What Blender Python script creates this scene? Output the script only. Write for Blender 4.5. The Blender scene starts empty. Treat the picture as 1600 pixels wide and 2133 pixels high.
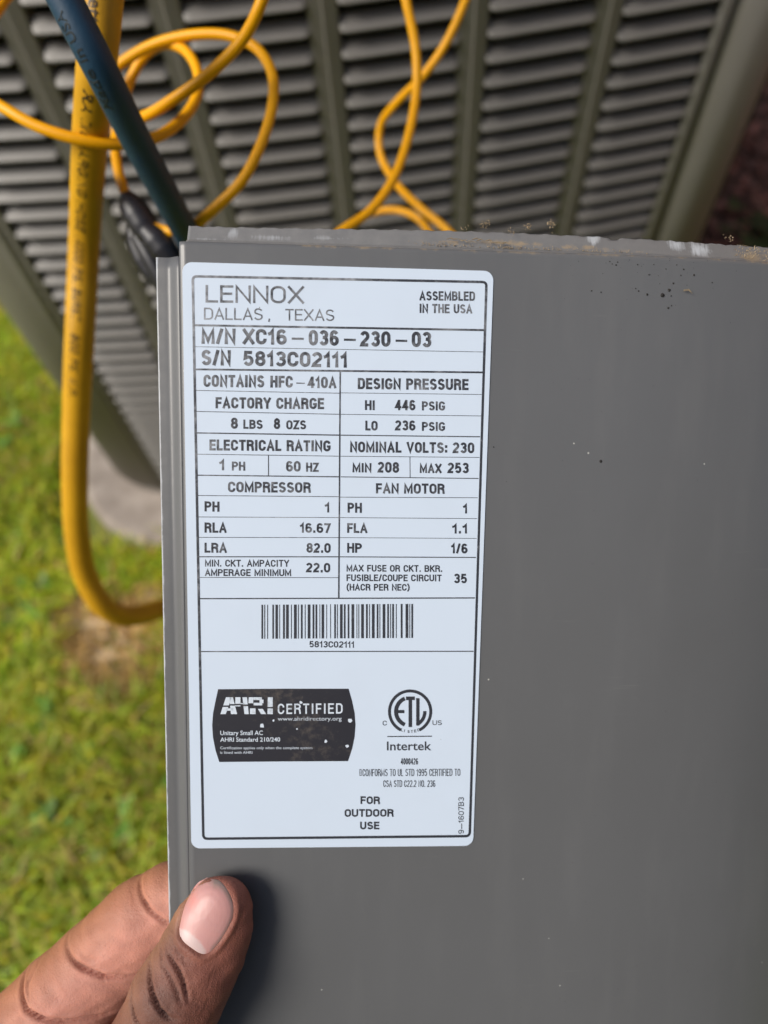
import bpy, bmesh, math, random
import numpy as np
from mathutils import Vector, Matrix

random.seed(7); rng = np.random.default_rng(7)
scn = bpy.context.scene
COL = scn.collection

# ------------------------------------------------------------------ camera
F, CX, CY = 1480.0, 800.0, 1066.5                 # focal length and centre in photo pixels
CAM = np.array([0.0, 0.0, 0.86])
_d = np.array([77.0, 833.0, 1480.0]); _d /= np.linalg.norm(_d)      # straight down, in lens axes
_z = np.array([0, 0, 1.0]); _h = _z - (_z @ _d) * _d; _h /= np.linalg.norm(_h)
_r = np.cross(_h, -_d)
RC = np.array([_r, _h, -_d])                      # lens axes (right, down, forward) -> world
def ray(px, py): return RC @ np.array([(px - CX) / F, (py - CY) / F, 1.0])
def P(px, py, depth): return CAM + ray(px, py) * depth
cam_d = bpy.data.cameras.new('camera'); cam = bpy.data.objects.new('camera', cam_d); COL.objects.link(cam)
cx_, cy_, cz_ = RC[:, 0], -RC[:, 1], -RC[:, 2]
cam.matrix_world = Matrix(((cx_[0], cy_[0], cz_[0], CAM[0]), (cx_[1], cy_[1], cz_[1], CAM[1]), (cx_[2], cy_[2], cz_[2], CAM[2]), (0, 0, 0, 1)))
cam_d.sensor_fit = 'VERTICAL'; cam_d.sensor_height = 34.6; cam_d.sensor_width = 34.6
cam_d.lens = 34.6 * F / 2133.0
cam_d.clip_start = 0.005; cam_d.clip_end = 500
cam_d.dof.use_dof = True; cam_d.dof.focus_distance = 0.200; cam_d.dof.aperture_fstop = 24.0 / 3.9
scn.camera = cam

# ------------------------------------------------------------------ world, sun, exposure
SUN_EL, SUN_AZ = math.radians(47), math.radians(-107)   # azimuth from +Y, clockwise positive
world = bpy.data.worlds.new('World'); scn.world = world; world.use_nodes = True
wn = world.node_tree; sky = wn.nodes.new('ShaderNodeTexSky'); sky.sky_type = 'NISHITA'; sky.sun_disc = False
sky.sun_elevation = SUN_EL; sky.sun_rotation = SUN_AZ
sky.air_density = 1.0; sky.dust_density = 3.0; sky.ozone_density = 1.0
bg = wn.nodes['Background']; bg.inputs['Strength'].default_value = 0.055
wn.links.new(sky.outputs[0], bg.inputs[0])
sun_d = bpy.data.lights.new('sun', 'SUN'); sun = bpy.data.objects.new('sun', sun_d); COL.objects.link(sun)
sun_d.energy = 1.5; sun_d.angle = math.radians(28); sun_d.color = (1.0, 0.95, 0.87)
sd = Vector((math.sin(SUN_AZ) * math.cos(SUN_EL), math.cos(SUN_AZ) * math.cos(SUN_EL), math.sin(SUN_EL)))
sun.rotation_euler = sd.to_track_quat('Z', 'Y').to_euler()
scn.view_settings.view_transform = 'Standard'; scn.view_settings.look = 'None'
scn.view_settings.gamma = 1.0; scn.view_settings.use_curve_mapping = False
scn.view_settings.exposure = 1.22
scn.cycles.use_denoising = True
scn.cycles.max_bounces = 8

# ------------------------------------------------------------------ helpers
def link(name, data, parent=None):
    o = bpy.data.objects.new(name, data); COL.objects.link(o)
    if parent is not None: o.parent = parent
    return o
def empty(name, label, cat, M=None, group=None):
    o = link(name, None); o.empty_display_size = 0.02
    if M is not None: o.matrix_world = M
    o['label'] = label; o['category'] = cat
    if group: o['group'] = group
    return o
def tag(o, label, cat, group=None):
    o['label'] = label; o['category'] = cat
    if group: o['group'] = group
    return o
def mesh(name, V, Fc, mat=None, smooth=False):
    me = bpy.data.meshes.new(name)
    me.from_pydata([tuple(map(float, v)) for v in V], [], [tuple(int(i) for i in f) for f in Fc])
    me.update()
    if mat: me.materials.append(mat)
    if smooth: me.polygons.foreach_set('use_smooth', np.ones(len(me.polygons), bool))
    return me
def obj(name, V, Fc, mat, parent=None, smooth=False): return link(name, mesh(name, V, Fc, mat, smooth), parent)
def setcol(me, cols, name='tint'):
    a = me.color_attributes.new(name, 'FLOAT_COLOR', 'POINT')
    c = np.ones((len(me.vertices), 4), np.float32); c[:, :3] = cols; a.data.foreach_set('color', c.ravel())
def catmull(pts, n):
    """centripetal spline through the points"""
    p = np.asarray(pts, float); p = np.vstack([2 * p[0] - p[1], p, 2 * p[-1] - p[-2]]); out = []
    for i in range(1, len(p) - 2):
        q = p[i - 1:i + 3]; k = np.concatenate([[0], np.cumsum(np.linalg.norm(np.diff(q, axis=0), axis=1) ** 0.5)])
        for t in np.linspace(k[1], k[2], n, endpoint=False):
            A = [(k[j + 1] - t) / (k[j + 1] - k[j]) * q[j] + (t - k[j]) / (k[j + 1] - k[j]) * q[j + 1] for j in range(3)]
            B = [(k[j + 2] - t) / (k[j + 2] - k[j]) * A[j] + (t - k[j]) / (k[j + 2] - k[j]) * A[j + 1] for j in range(2)]
            out.append((k[2] - t) / (k[2] - k[1]) * B[0] + (t - k[1]) / (k[2] - k[1]) * B[1])
    out.append(p[-2]); return np.array(out)
def frames(path, ref):
    T = np.gradient(path, axis=0); T /= np.linalg.norm(T, axis=1)[:, None]
    A = np.zeros_like(T); a = np.asarray(ref, float)
    for i, t in enumerate(T):
        a = a - (a @ t) * t; a = a / np.linalg.norm(a); A[i] = a
    return T, A, np.cross(T, A)
def tube(path, rad, ref, seg=16):
    T, A, B = frames(path, ref); V, Fc = [], []
    rad = np.broadcast_to(np.asarray(rad, float), (len(path),))
    for i in range(len(path)):
        for k in range(seg):
            an = 2 * math.pi * k / seg
            V.append(path[i] + rad[i] * (math.cos(an) * A[i] + math.sin(an) * B[i]))
    for i in range(len(path) - 1):
        for k in range(seg):
            k2 = (k + 1) % seg
            Fc.append((i * seg + k, i * seg + k2, (i + 1) * seg + k2, (i + 1) * seg + k))
    Fc.append(tuple(range(seg - 1, -1, -1))); Fc.append(tuple((len(path) - 1) * seg + k for k in range(seg)))
    return V, Fc
def extrude_profile(prof, x0, x1):
    """closed profile [(y,z)] swept along x"""
    n = len(prof); V = [(x0, y, z) for y, z in prof] + [(x1, y, z) for y, z in prof]
    Fc = [(i, (i + 1) % n, n + (i + 1) % n, n + i) for i in range(n)]
    Fc += [tuple(range(n - 1, -1, -1)), tuple(range(n, 2 * n))]
    return V, Fc
def prism_z(poly, z0, z1, bev=0.0):
    n = len(poly); c = np.mean(np.asarray(poly), axis=0)
    def lay(z, s): return [tuple(np.append(np.asarray(p) - s * (np.asarray(p) - c) / np.linalg.norm(np.asarray(p) - c), z)) for p in poly]
    L = [lay(z0, 0), lay(z1 - bev, 0), lay(z1, bev)] if bev else [lay(z0, 0), lay(z1, 0)]
    V = sum(L, []); Fc = []
    for k in range(len(L) - 1):
        Fc += [(k * n + i, k * n + (i + 1) % n, (k + 1) * n + (i + 1) % n, (k + 1) * n + i) for i in range(n)]
    Fc += [tuple(range(n - 1, -1, -1)), tuple((len(L) - 1) * n + i for i in range(n))]
    return V, Fc

# ------------------------------------------------------------------ materials
class NT:
    def __init__(s, name):
        s.m = bpy.data.materials.new(name); s.m.use_nodes = True; s.t = s.m.node_tree
        s.b = s.t.nodes['Principled BSDF']
    def n(s, typ, **kw):
        x = s.t.nodes.new(typ)
        for k, v in kw.items():
            if k in ('operation', 'blend_type', 'data_type', 'feature', 'attribute_name', 'noise_dimensions', 'distance'): setattr(x, k, v)
            else: x.inputs[k].default_value = v
        return x
    def l(s, a, b): s.t.links.new(a, b)
    def set(s, **kw):
        for k, v in kw.items(): s.b.inputs[k.replace('_', ' ')].default_value = v
    def coord(s, which='Object'): return s.n('ShaderNodeTexCoord').outputs[which]
    def noise(s, scale, detail=3, rough=0.5, co=None):
        x = s.n('ShaderNodeTexNoise', Scale=scale, Detail=detail, Roughness=rough); s.l(co or s.coord(), x.inputs['Vector']); return x.outputs['Fac']
    def ramp(s, fac, stops):
        r = s.n('ShaderNodeValToRGB'); s.l(fac, r.inputs[0]); e = r.color_ramp.elements
        while len(e) < len(stops): e.new(0.5)
        for k, (p, c) in enumerate(stops): e[k].position = p; e[k].color = (c, c, c, 1) if np.isscalar(c) else (*c, 1)
        return r.outputs[0]
    def mix(s, fac, a, b, blend='MIX'):
        x = s.n('ShaderNodeMix', data_type='RGBA', blend_type=blend)
        for v, i in ((fac, 0), (a, 6), (b, 7)):
            if hasattr(v, 'is_output'): s.l(v, x.inputs[i])
            else: x.inputs[i].default_value = v if np.isscalar(v) else (*v, 1)
        return x.outputs[2]
    def math(s, op, a, b):
        x = s.n('ShaderNodeMath', operation=op)
        for v, i in ((a, 0), (b, 1)):
            if hasattr(v, 'is_output'): s.l(v, x.inputs[i])
            else: x.inputs[i].default_value = v
        return x.outputs[0]
    def bump(s, h, strength=0.3, dist=0.001):
        x = s.n('ShaderNodeBump', Strength=strength, Distance=dist); s.l(h, x.inputs['Height']); s.l(x.outputs[0], s.b.inputs['Normal'])
    def col(s, c): s.l(c, s.b.inputs['Base Color'])
    def attr(s, name='tint'): return s.n('ShaderNodeAttribute', attribute_name=name).outputs['Color']

def mat_paint(name, base, dirt, rough=0.45, nscale=12.0):
    m = NT(name); co = m.coord()
    n1 = m.noise(nscale, 5, 0.6, co); n2 = m.noise(nscale * 25, 2, 0.5, co)
    c = m.mix(m.ramp(n1, [(0.45, 0.0), (0.75, 0.55)]), base, dirt)
    m.col(c); m.set(Roughness=rough); m.bump(n2, 0.12, 0.0004); return m.m
M_UNIT = mat_paint('unit_paint', (0.196, 0.186, 0.171), (0.148, 0.138, 0.120), 0.45, 9)
M_DARK = NT('dark_interior'); M_DARK.set(Base_Color=(0.006, 0.006, 0.006, 1), Roughness=0.9); M_DARK = M_DARK.m
M_BLACK = NT('shade_black'); M_BLACK.set(Base_Color=(0.012, 0.012, 0.014, 1), Roughness=0.5); M_BLACK = M_BLACK.m
def mat_panel():
    m = NT('panel_paint'); co = m.coord()
    base = (0.116, 0.119, 0.122)
    n1 = m.noise(18, 4, 0.6, co); c = m.mix(m.ramp(n1, [(0.4, 0.0), (0.8, 0.35)]), base, (0.100, 0.101, 0.102))
    sp = m.n('ShaderNodeTexVoronoi', Scale=230.0); m.l(co, sp.inputs['Vector'])
    pick = m.n('ShaderNodeSeparateColor'); m.l(sp.outputs['Color'], pick.inputs[0])
    dot = m.math('MULTIPLY', m.math('LESS_THAN', sp.outputs['Distance'], 0.055), m.math('GREATER_THAN', pick.outputs[0], 0.93))
    c = m.mix(dot, c, (0.5, 0.49, 0.46)); 
    # paint worn off to bare metal, dirt, and light painted on the lips, stored where they sit on the sheet
    w = m.n('ShaderNodeSeparateColor'); m.l(m.attr('wear_tone'), w.inputs[0])
    fine = m.noise(900, 3, 0.7, co); fine2 = m.noise(260, 4, 0.7, co)
    sm = m.n('ShaderNodeMapping'); sm.inputs['Scale'].default_value = (1500, 160, 300); m.l(co, sm.inputs[0])
    st = m.n('ShaderNodeTexNoise', Scale=1.0, Detail=3.0); m.l(sm.outputs[0], st.inputs['Vector'])
    chip = m.ramp(m.math('ADD', w.outputs[0], m.math('MULTIPLY', m.math('ADD', st.outputs['Fac'], fine2), 0.45)), [(0.68, 0.0), (0.92, 0.92)])
    c = m.mix(chip, c, (0.56, 0.60, 0.64))
    c = m.mix(m.math('MULTIPLY', w.outputs[2], m.ramp(fine2, [(0.3, 0.55), (0.7, 1.0)])), c, (0.215, 0.212, 0.205))  # lips painted lighter, as light falls on their upturned faces
    dirt = m.ramp(m.math('ADD', w.outputs[1], m.math('MULTIPLY', fine2, 0.9)), [(0.80, 0.0), (1.10, 0.85)])
    c = m.mix(dirt, c, (0.29, 0.225, 0.145))
    mp = m.n('ShaderNodeMapping'); mp.inputs['Scale'].default_value = (90, 14, 60); mp.inputs['Rotation'].default_value = (0, 0, 0.15); m.l(co, mp.inputs[0])
    sm2 = m.n('ShaderNodeTexNoise', Scale=1.0, Detail=5.0, Roughness=0.65); m.l(mp.outputs[0], sm2.inputs['Vector'])
    c = m.mix(m.ramp(sm2.outputs['Fac'], [(0.52, 0.0), (0.8, 0.30)]), c, (0.150, 0.151, 0.152))
    mp2 = m.n('ShaderNodeMapping'); mp2.inputs['Scale'].default_value = (40, 900, 40); mp2.inputs['Rotation'].default_value = (0, 0, 0.5); m.l(co, mp2.inputs[0])
    sc2 = m.n('ShaderNodeTexNoise', Scale=1.0, Detail=2.0); m.l(mp2.outputs[0], sc2.inputs['Vector'])
    c = m.mix(m.ramp(m.math('MULTIPLY', sc2.outputs['Fac'], m.noise(30, 2, 0.5, co)), [(0.44, 0.0), (0.50, 0.22)]), c, (0.22, 0.217, 0.21))
    m.col(c)
    m.l(m.ramp(sm2.outputs['Fac'], [(0.3, 0.30), (0.8, 0.46)]), m.b.inputs['Roughness'])
    lp = m.noise(420, 2, 0.5, co)
    m.bump(lp, 0.10, 0.0003); return m.m
M_PANEL = mat_panel()
def mat_label():
    m = NT('label_plastic'); co = m.coord()
    n = m.noise(45, 4, 0.6, co); c = m.mix(m.ramp(n, [(0.5, 0.0), (0.85, 0.25)]), (0.580, 0.670, 0.780), (0.52, 0.59, 0.675))
    sp = m.n('ShaderNodeTexVoronoi', Scale=341.0); m.l(co, sp.inputs['Vector'])
    pick = m.n('ShaderNodeSeparateColor'); m.l(sp.outputs['Color'], pick.inputs[0])
    dot = m.math('MULTIPLY', m.math('LESS_THAN', sp.outputs['Distance'], 0.07), m.math('GREATER_THAN', pick.outputs[0], 0.98))
    c = m.mix(dot, c, (0.22, 0.22, 0.22)); m.col(c); m.set(Roughness=0.38); m.bump(m.noise(60, 2, 0.5, co), 0.08, 0.0006); return m.m
M_LABEL = mat_label()
def mat_ink(name, base, wear_tone, lo=0.60, hi=0.78):
    m = NT(name); co = m.coord()
    n = m.noise(420, 4, 0.75, co); big = m.noise(38, 2, 0.5, co)
    # print rubbed more towards the label's upper left corner
    sx = m.n('ShaderNodeSeparateXYZ'); m.l(co, sx.inputs[0])
    g = m.math('ADD', m.math('MULTIPLY', sx.outputs[0], -1.2), m.math('MULTIPLY', sx.outputs[1], 1.0))
    f = m.math('ADD', m.math('ADD', m.math('MULTIPLY', n, 0.55), m.math('MULTIPLY', big, 0.45)), g)
    m.col(m.mix(m.ramp(f, [(lo, 0.0), (hi, 0.8)]), base, wear_tone)); m.set(Roughness=0.5); return m.m
M_INK = mat_ink('label_ink', (0.028, 0.031, 0.040), (0.44, 0.46, 0.49), 0.40, 0.66)
M_BADGE = mat_ink('badge_ink', (0.020, 0.020, 0.027), (0.15, 0.125, 0.10), 0.36, 0.62)
M_WHITEINK = mat_ink('white_print', (0.60, 0.67, 0.75), (0.05, 0.047, 0.045), 0.36, 0.56)
def mat_plain(name, base, base2, rough, sc, bump=0.0, spec=0.5):
    m = NT(name); co = m.coord(); n = m.noise(sc, 4, 0.6, co)
    m.col(m.mix(m.ramp(n, [(0.35, 0.0), (0.7, 1.0)]), base, base2)); m.set(Roughness=rough); m.b.inputs['Specular IOR Level'].default_value = spec
    if bump: m.bump(m.noise(sc * 12, 3, 0.6, co), bump, 0.0006)
    return m.m
M_HOSE = mat_plain('yellow_hose', (0.66, 0.35, 0.014), (0.52, 0.265, 0.010), 0.47, 30, 0.15, 0.35)
M_BLUE = mat_plain('blue_hose', (0.010, 0.044, 0.085), (0.007, 0.030, 0.060), 0.48, 25, 0.15)
M_CABLE = mat_plain('yellow_cable', (0.86, 0.40, 0.002), (0.80, 0.35, 0.002), 0.40, 20, 0.0, 0.3)
M_HOSEINK = mat_plain('hose_print', (0.035, 0.022, 0.008), (0.12, 0.065, 0.012), 0.5, 400)
M_BLUEINK = mat_plain('blue_hose_print', (0.004, 0.010, 0.014), (0.006, 0.018, 0.026), 0.6, 400)
M_PAD = mat_plain('pad_concrete', (0.37, 0.32, 0.275), (0.21, 0.175, 0.145), 0.9, 26, 0.7)
M_STRAW = mat_plain('straw', (0.34, 0.265, 0.165), (0.22, 0.16, 0.095), 0.8, 300)
M_SPECK = mat_plain('dark_specks', (0.012, 0.011, 0.010), (0.02, 0.016, 0.013), 0.8, 300)
def mat_tint(name, rough, sss=0.0, trans=0.0):
    m = NT(name); m.col(m.attr()); m.set(Roughness=rough)
    if sss: m.b.inputs['Subsurface Weight'].default_value = sss; m.b.inputs['Subsurface Radius'].default_value = (0.004, 0.0016, 0.0008); m.b.inputs['Subsurface Scale'].default_value = 0.5
    return m
def mat_grass():
    m = mat_tint('grass_blades', 0.5); t = m.n('ShaderNodeBsdfTranslucent'); m.l(m.attr(), t.inputs[0])
    mx = m.n('ShaderNodeMixShader'); mx.inputs[0].default_value = 0.5
    m.l(m.b.outputs[0], mx.inputs[1]); m.l(t.outputs[0], mx.inputs[2]); m.l(mx.outputs[0], m.t.nodes['Material Output'].inputs[0]); return m.m
M_GRASS = mat_grass()
M_MULCH = mat_tint('mulch_chips', 0.9).m
def mat_ground():
    m = NT('lawn_ground'); co = m.coord()
    a = m.noise(3.0, 5, 0.6, co); b = m.noise(40.0, 5, 0.7, co)
    c = m.mix(m.ramp(b, [(0.35, 0.0), (0.65, 1.0)]), (0.13, 0.17, 0.022), (0.20, 0.18, 0.05))
    c = m.mix(m.ramp(a, [(0.4, 0.0), (0.65, 0.7)]), c, (0.11, 0.15, 0.02)); m.col(c); m.set(Roughness=0.95)
    m.bump(b, 0.6, 0.02); return m.m
M_GROUND = mat_ground()
M_SOIL = mat_plain('mulch_bed', (0.11, 0.065, 0.05), (0.06, 0.038, 0.03), 0.95, 60, 0.8)

# ------------------------------------------------------------------ ground, pad, mulch
g = obj('ground', [(-40, -40, 0), (40, -40, 0), (40, 40, 0), (-40, 40, 0)], [(0, 1, 2, 3)], M_GROUND); g['kind'] = 'structure'

# footprint of the louvred front: vertical strips at the bearings seen in the photograph
AZ = {'G': -28.9, 'A': -22.0, 'B': -12.1, 'C': -1.1, 'D': 10.0, 'E': 19.5, 'F': 26.6}
YAW = [-3.4, -1.8, 2.4, 5.2, 7.4, 8.4]
def bearing(a): a = math.radians(a); return np.array([math.sin(a), math.cos(a)])
def walk(p, yaw, az):
    t = np.array([math.cos(math.radians(yaw)), math.sin(math.radians(yaw))]); b = bearing(az)
    s = np.linalg.solve(np.array([t, -b]).T, -p)[0]; return p + s * t
K = {'C': bearing(AZ['C']) * 0.52 / math.cos(math.radians(AZ['C']))}
K['D'] = walk(K['C'], YAW[3], AZ['D']); K['E'] = walk(K['D'], YAW[4], AZ['E']); K['F'] = walk(K['E'], YAW[5], AZ['F'])
K['B'] = walk(K['C'], YAW[2], AZ['B']); K['A'] = walk(K['B'], YAW[1], AZ['A']); K['G'] = walk(K['A'], YAW[0], AZ['G'])
Z0, Z1 = 0.052, 0.90                              # bottom and top of the cabinet

def arc2(c, r, a0, a1, n): return [np.array([c[0] + r * math.cos(math.radians(a)), c[1] + r * math.sin(math.radians(a))]) for a in np.linspace(a0, a1, n)]
gx, gy = K['G']; fx, fy = K['F']
LC = np.array([gx - 0.004, gy + 0.092]); LR = 0.089       # left corner, rounded
left_corner = arc2(LC, LR, 262, 182, 12)
RCc = np.array([fx + 0.038, fy + 0.045]); RR = 0.040
right_corner = arc2(RCc, RR, 278, 360, 8)

unit = empty('air_conditioner', 'large grey outdoor air conditioner with louvred sides standing on a concrete pad', 'air conditioner', Matrix.Translation((0.05, 0.9, Z0)))
UO = Vector((0.05, 0.9, Z0))
def upart(name, V, Fc, mat, smooth=False):
    return obj(name, [(v[0] - UO.x, v[1] - UO.y, v[2] - UO.z) for v in V], Fc, mat, unit, smooth)
def wall_strip(name, pts, th, z0, z1, mat, smooth=True):
    """a bent vertical sheet: outer line pts, thickness inwards (left of travel)"""
    pts = np.array(pts); T = np.gradient(pts, axis=0); T /= np.linalg.norm(T, axis=1)[:, None]
    N = np.stack([-T[:, 1], T[:, 0]], 1); inn = pts + N * th; n = len(pts); V = []
    for z in (z0, z1):
        V += [(p[0], p[1], z) for p in pts] + [(p[0], p[1], z) for p in inn]
    Fc = []
    for i in range(n - 1):
        Fc += [(i, i + 1, 2 * n + i + 1, 2 * n + i), (n + i + 1, n + i, 3 * n + i, 3 * n + i + 1), (2 * n + i, 2 * n + i + 1, 3 * n + i + 1, 3 * n + i), (i + 1, i, n + i, n + i + 1)]
    Fc += [(0, 2 * n, 3 * n, n), (n - 1, 2 * n - 1, 4 * n - 1, 3 * n - 1)]
    o = upart(name, V, Fc, mat, smooth); 
    return o
# left corner post: flat margin, a groove, then the big round corner
tG = (K['A'] - K['G']) / np.linalg.norm(K['A'] - K['G']); nG = np.array([tG[1], -tG[0]])
pl = left_corner[::-1] + [K['G'] - tG * 0.010 + nG * 0.0, K['G'] - tG * 0.0085 - nG * 0.004, K['G'] - tG * 0.0070 - nG * 0.004, K['G'] - tG * 0.006 + nG * 0.001, K['G'] + nG * 0.001]
wall_strip('corner_post', pl, 0.004, Z0, Z1, M_UNIT)
tF = (K['F'] - K['E']) / np.linalg.norm(K['F'] - K['E']); nF = np.array([tF[1], -tF[0]])
pr = [K['F'] + nF * 0.001, K['F'] + tF * 0.011 + nF * 0.001, K['F'] + tF * 0.0135 - nF * 0.005, K['F'] + tF * 0.0155 - nF * 0.005, K['F'] + tF * 0.0175 + nF * 0.004] + right_corner
wall_strip('corner_post', pr, 0.004, Z0, Z1, M_UNIT)
# added black strip standing in for shade behind the right-hand corner, the plain side sheets and the back
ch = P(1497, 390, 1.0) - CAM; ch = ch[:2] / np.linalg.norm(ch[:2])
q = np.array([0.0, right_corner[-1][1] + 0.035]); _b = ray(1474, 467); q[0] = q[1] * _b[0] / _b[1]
upart('corner_shade_strip', *prism_z([(right_corner[-1][0] - 0.012, q[1]), (q[0], q[1]), (q[0], q[1] + 0.05), (right_corner[-1][0] - 0.012, q[1] + 0.05)], Z0, Z1, 0.0), M_BLACK)
backy = 1.36
side_r = [np.array([right_corner[-1][0], right_corner[-1][1] + 0.11]), np.array([right_corner[-1][0], backy])]
side_l = [np.array([left_corner[-1][0], backy]), np.array([left_corner[-1][0], left_corner[-1][1] + 0.002])]
wall_strip('side_panel', side_r, 0.004, Z0, Z1, M_UNIT, False)
wall_strip('side_panel', side_l, 0.004, Z0, Z1, M_UNIT, False)
wall_strip('back_panel', [np.array([right_corner[-1][0] + 0.001, backy + 0.001]), np.array([left_corner[-1][0] - 0.001, backy + 0.001])], 0.004, Z0, Z1, M_UNIT, False)
foot = [tuple(p) for p in left_corner[::-1]] + [tuple(K[k]) for k in 'GABCDEF'] + [tuple(p) for p in right_corner] + [(right_corner[-1][0], backy), (left_corner[-1][0], backy)]
upart('base_pan', *prism_z([tuple(np.asarray(p) * 0.99 + np.array([0.05, 0.9]) * 0.01) for p in foot], Z0 - 0.02, Z0 + 0.03, 0.004), M_UNIT)
upart('top_cover', *prism_z([tuple(np.asarray(p) * 1.03 - np.array([0.05, 0.9]) * 0.03) for p in foot], Z1, Z1 + 0.05, 0.012), M_UNIT)
upart('coil', *prism_z([tuple(np.asarray(p) * 0.925 + np.array([0.05, 0.92]) * 0.075) for p in foot], Z0 + 0.03, Z1 - 0.002), M_DARK)
# louvre slats, one by one, and the ridged strips between their columns
PITCH = 0.0172; SW = 0.0195
def slat_mesh(L):
    prof0 = [(0.0, 0.0), (0.0, 0.0012), (0.0022, 0.0032), (0.0055, 0.0059), (0.0094, 0.0088), (0.0096, 0.0080), (0.0060, 0.0051), (0.0028, 0.0026), (0.0009, 0.0)]
    st = [(0, 0.0042), (0.0012, 0.0018), (0.0030, 0.0005), (0.006, 0.0)]
    xs = [(x, o) for x, o in st] + [(L - x, o) for x, o in st[::-1]]
    n = len(prof0); V = []
    for x, o in xs: V += [(x, y + o * (1 - y / 0.0095), z + o * 0.25 * (1 - y / 0.0095)) for y, z in prof0]
    Fc = [(s * n + i, (s + 1) * n + i, (s + 1) * n + (i + 1) % n, s * n + (i + 1) % n) for s in range(len(xs) - 1) for i in range(n)]
    Fc += [tuple(range(n)), tuple((len(xs) - 1) * n + i for i in range(n - 1, -1, -1))]
    me = mesh('louver_slat', V, Fc, M_UNIT, True); me.set_sharp_from_angle(angle=math.radians(24)); return me
names = 'GABCDEF'; zs = np.arange(Z0 + 0.034, Z1 - 0.02, PITCH)
for i in range(6):
    a, b = K[names[i]], K[names[i + 1]]; t = (b - a) / np.linalg.norm(b - a)
    m0 = 0.0 if i == 0 else SW / 2; m1 = 0.0 if i == 5 else SW / 2
    L = np.linalg.norm(b - a) - m0 - m1; me = slat_mesh(L); ang = math.atan2(t[1], t[0]); s = a + t * m0 + np.array([t[1], -t[0]]) * 0.0035
    for k, z in enumerate(zs):
        o = link('louver_slat', me, unit)
        o.matrix_local = Matrix.Translation(Vector((s[0], s[1], z)) - UO) @ Matrix.Rotation(ang, 4, 'Z') @ Matrix.Rotation(math.radians(random.gauss(0, 0.25)), 4, 'X')
for k in 'ABCDE':
    i = names.index(k); t = K[names[i + 1]] - K[names[i - 1]]; t /= np.linalg.norm(t); ang = math.atan2(t[1], t[0])
    w = SW / 2 + 0.0006
    prof = [(-w, 0.016), (-w, 0.0012), (-w + 0.0012, 0.0), (-0.0012, -0.0002), (0.0, -0.0016), (w - 0.0012, 0.0), (w, 0.0012), (w, 0.016)]
    n = len(prof); V = [(x, y, Z0 + 0.004) for x, y in prof] + [(x, y, Z1 - 0.004) for x, y in prof]
    Fc = [(j, j + 1, n + j + 1, n + j) for j in range(n - 1)] + [(n - 1, 0, n, 2 * n - 1), tuple(range(n - 1, -1, -1)), tuple(range(n, 2 * n))]
    R2 = np.array([[math.cos(ang), -math.sin(ang)], [math.sin(ang), math.cos(ang)]])
    upart('dividing_strip', [(*(R2 @ np.array(v[:2]) + K[k]), v[2]) for v in V], Fc, M_UNIT)

# concrete pad with rounded corners
padp = arc2((-0.275, 0.60), 0.150, 180, 262, 14) + [np.array([0.30, 0.49])] + arc2((0.44, 0.62), 0.10, 290, 360, 6) + [np.array([0.54, 1.45]), np.array([-0.45, 1.45])]
pad = obj('equipment_pad', *prism_z([tuple(p) for p in padp], -0.02, Z0 - 0.021, 0.010), M_PAD); tag(pad, 'pale weathered concrete pad with rounded corners under the air conditioner', 'pad')

# mulch bed to the right of the unit
bed = obj('mulch_bed', *prism_z([(0.50, 0.35), (1.148, 0.30), (1.148, 3.2), (0.50, 3.2)], -0.03, 0.012, 0.008), M_SOIL); bed['kind'] = 'structure'
V, Fc, Cc = [], [], []
for k in range(4200):
    x, y = rng.uniform(0.52, 1.13), rng.uniform(0.4, 2.3); L = rng.uniform(0.010, 0.035); W = L * rng.uniform(0.2, 0.45); H = rng.uniform(0.002, 0.006)
    R = np.array(Matrix.Rotation(rng.uniform(0, 6.28), 3, 'Z') @ Matrix.Rotation(rng.normal(0, 0.4), 3, 'X') @ Matrix.Rotation(rng.normal(0, 0.35), 3, 'Y'))
    b = len(V); c = np.array([x, y, 0.014 + rng.uniform(0, 0.014)])
    for sx, sy, sz in ((-1, -1, -1), (1, -.7, -1), (1, .8, -1), (-.9, 1, -1), (-.9, -.8, 1), (.9, -.6, 1), (.8, .7, 1), (-.8, .8, 1)): V.append(c + R @ np.array([sx * L / 2, sy * W / 2, sz * H / 2]))
    Fc += [tuple(b + i for i in q) for q in ((3, 2, 1, 0), (4, 5, 6, 7), (0, 1, 5, 4), (1, 2, 6, 5), (2, 3, 7, 6), (3, 0, 4, 7))]
    base = np.array([0.24, 0.135, 0.105]) * rng.uniform(0.4, 1.5); base[0] *= rng.uniform(0.9, 1.25); Cc += [base] * 8
o = obj('mulch', V, Fc, M_MULCH); setcol(o.data, Cc); o['kind'] = 'stuff'; o['label'] = 'reddish brown bark mulch beside the unit'; o['category'] = 'mulch'

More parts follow.
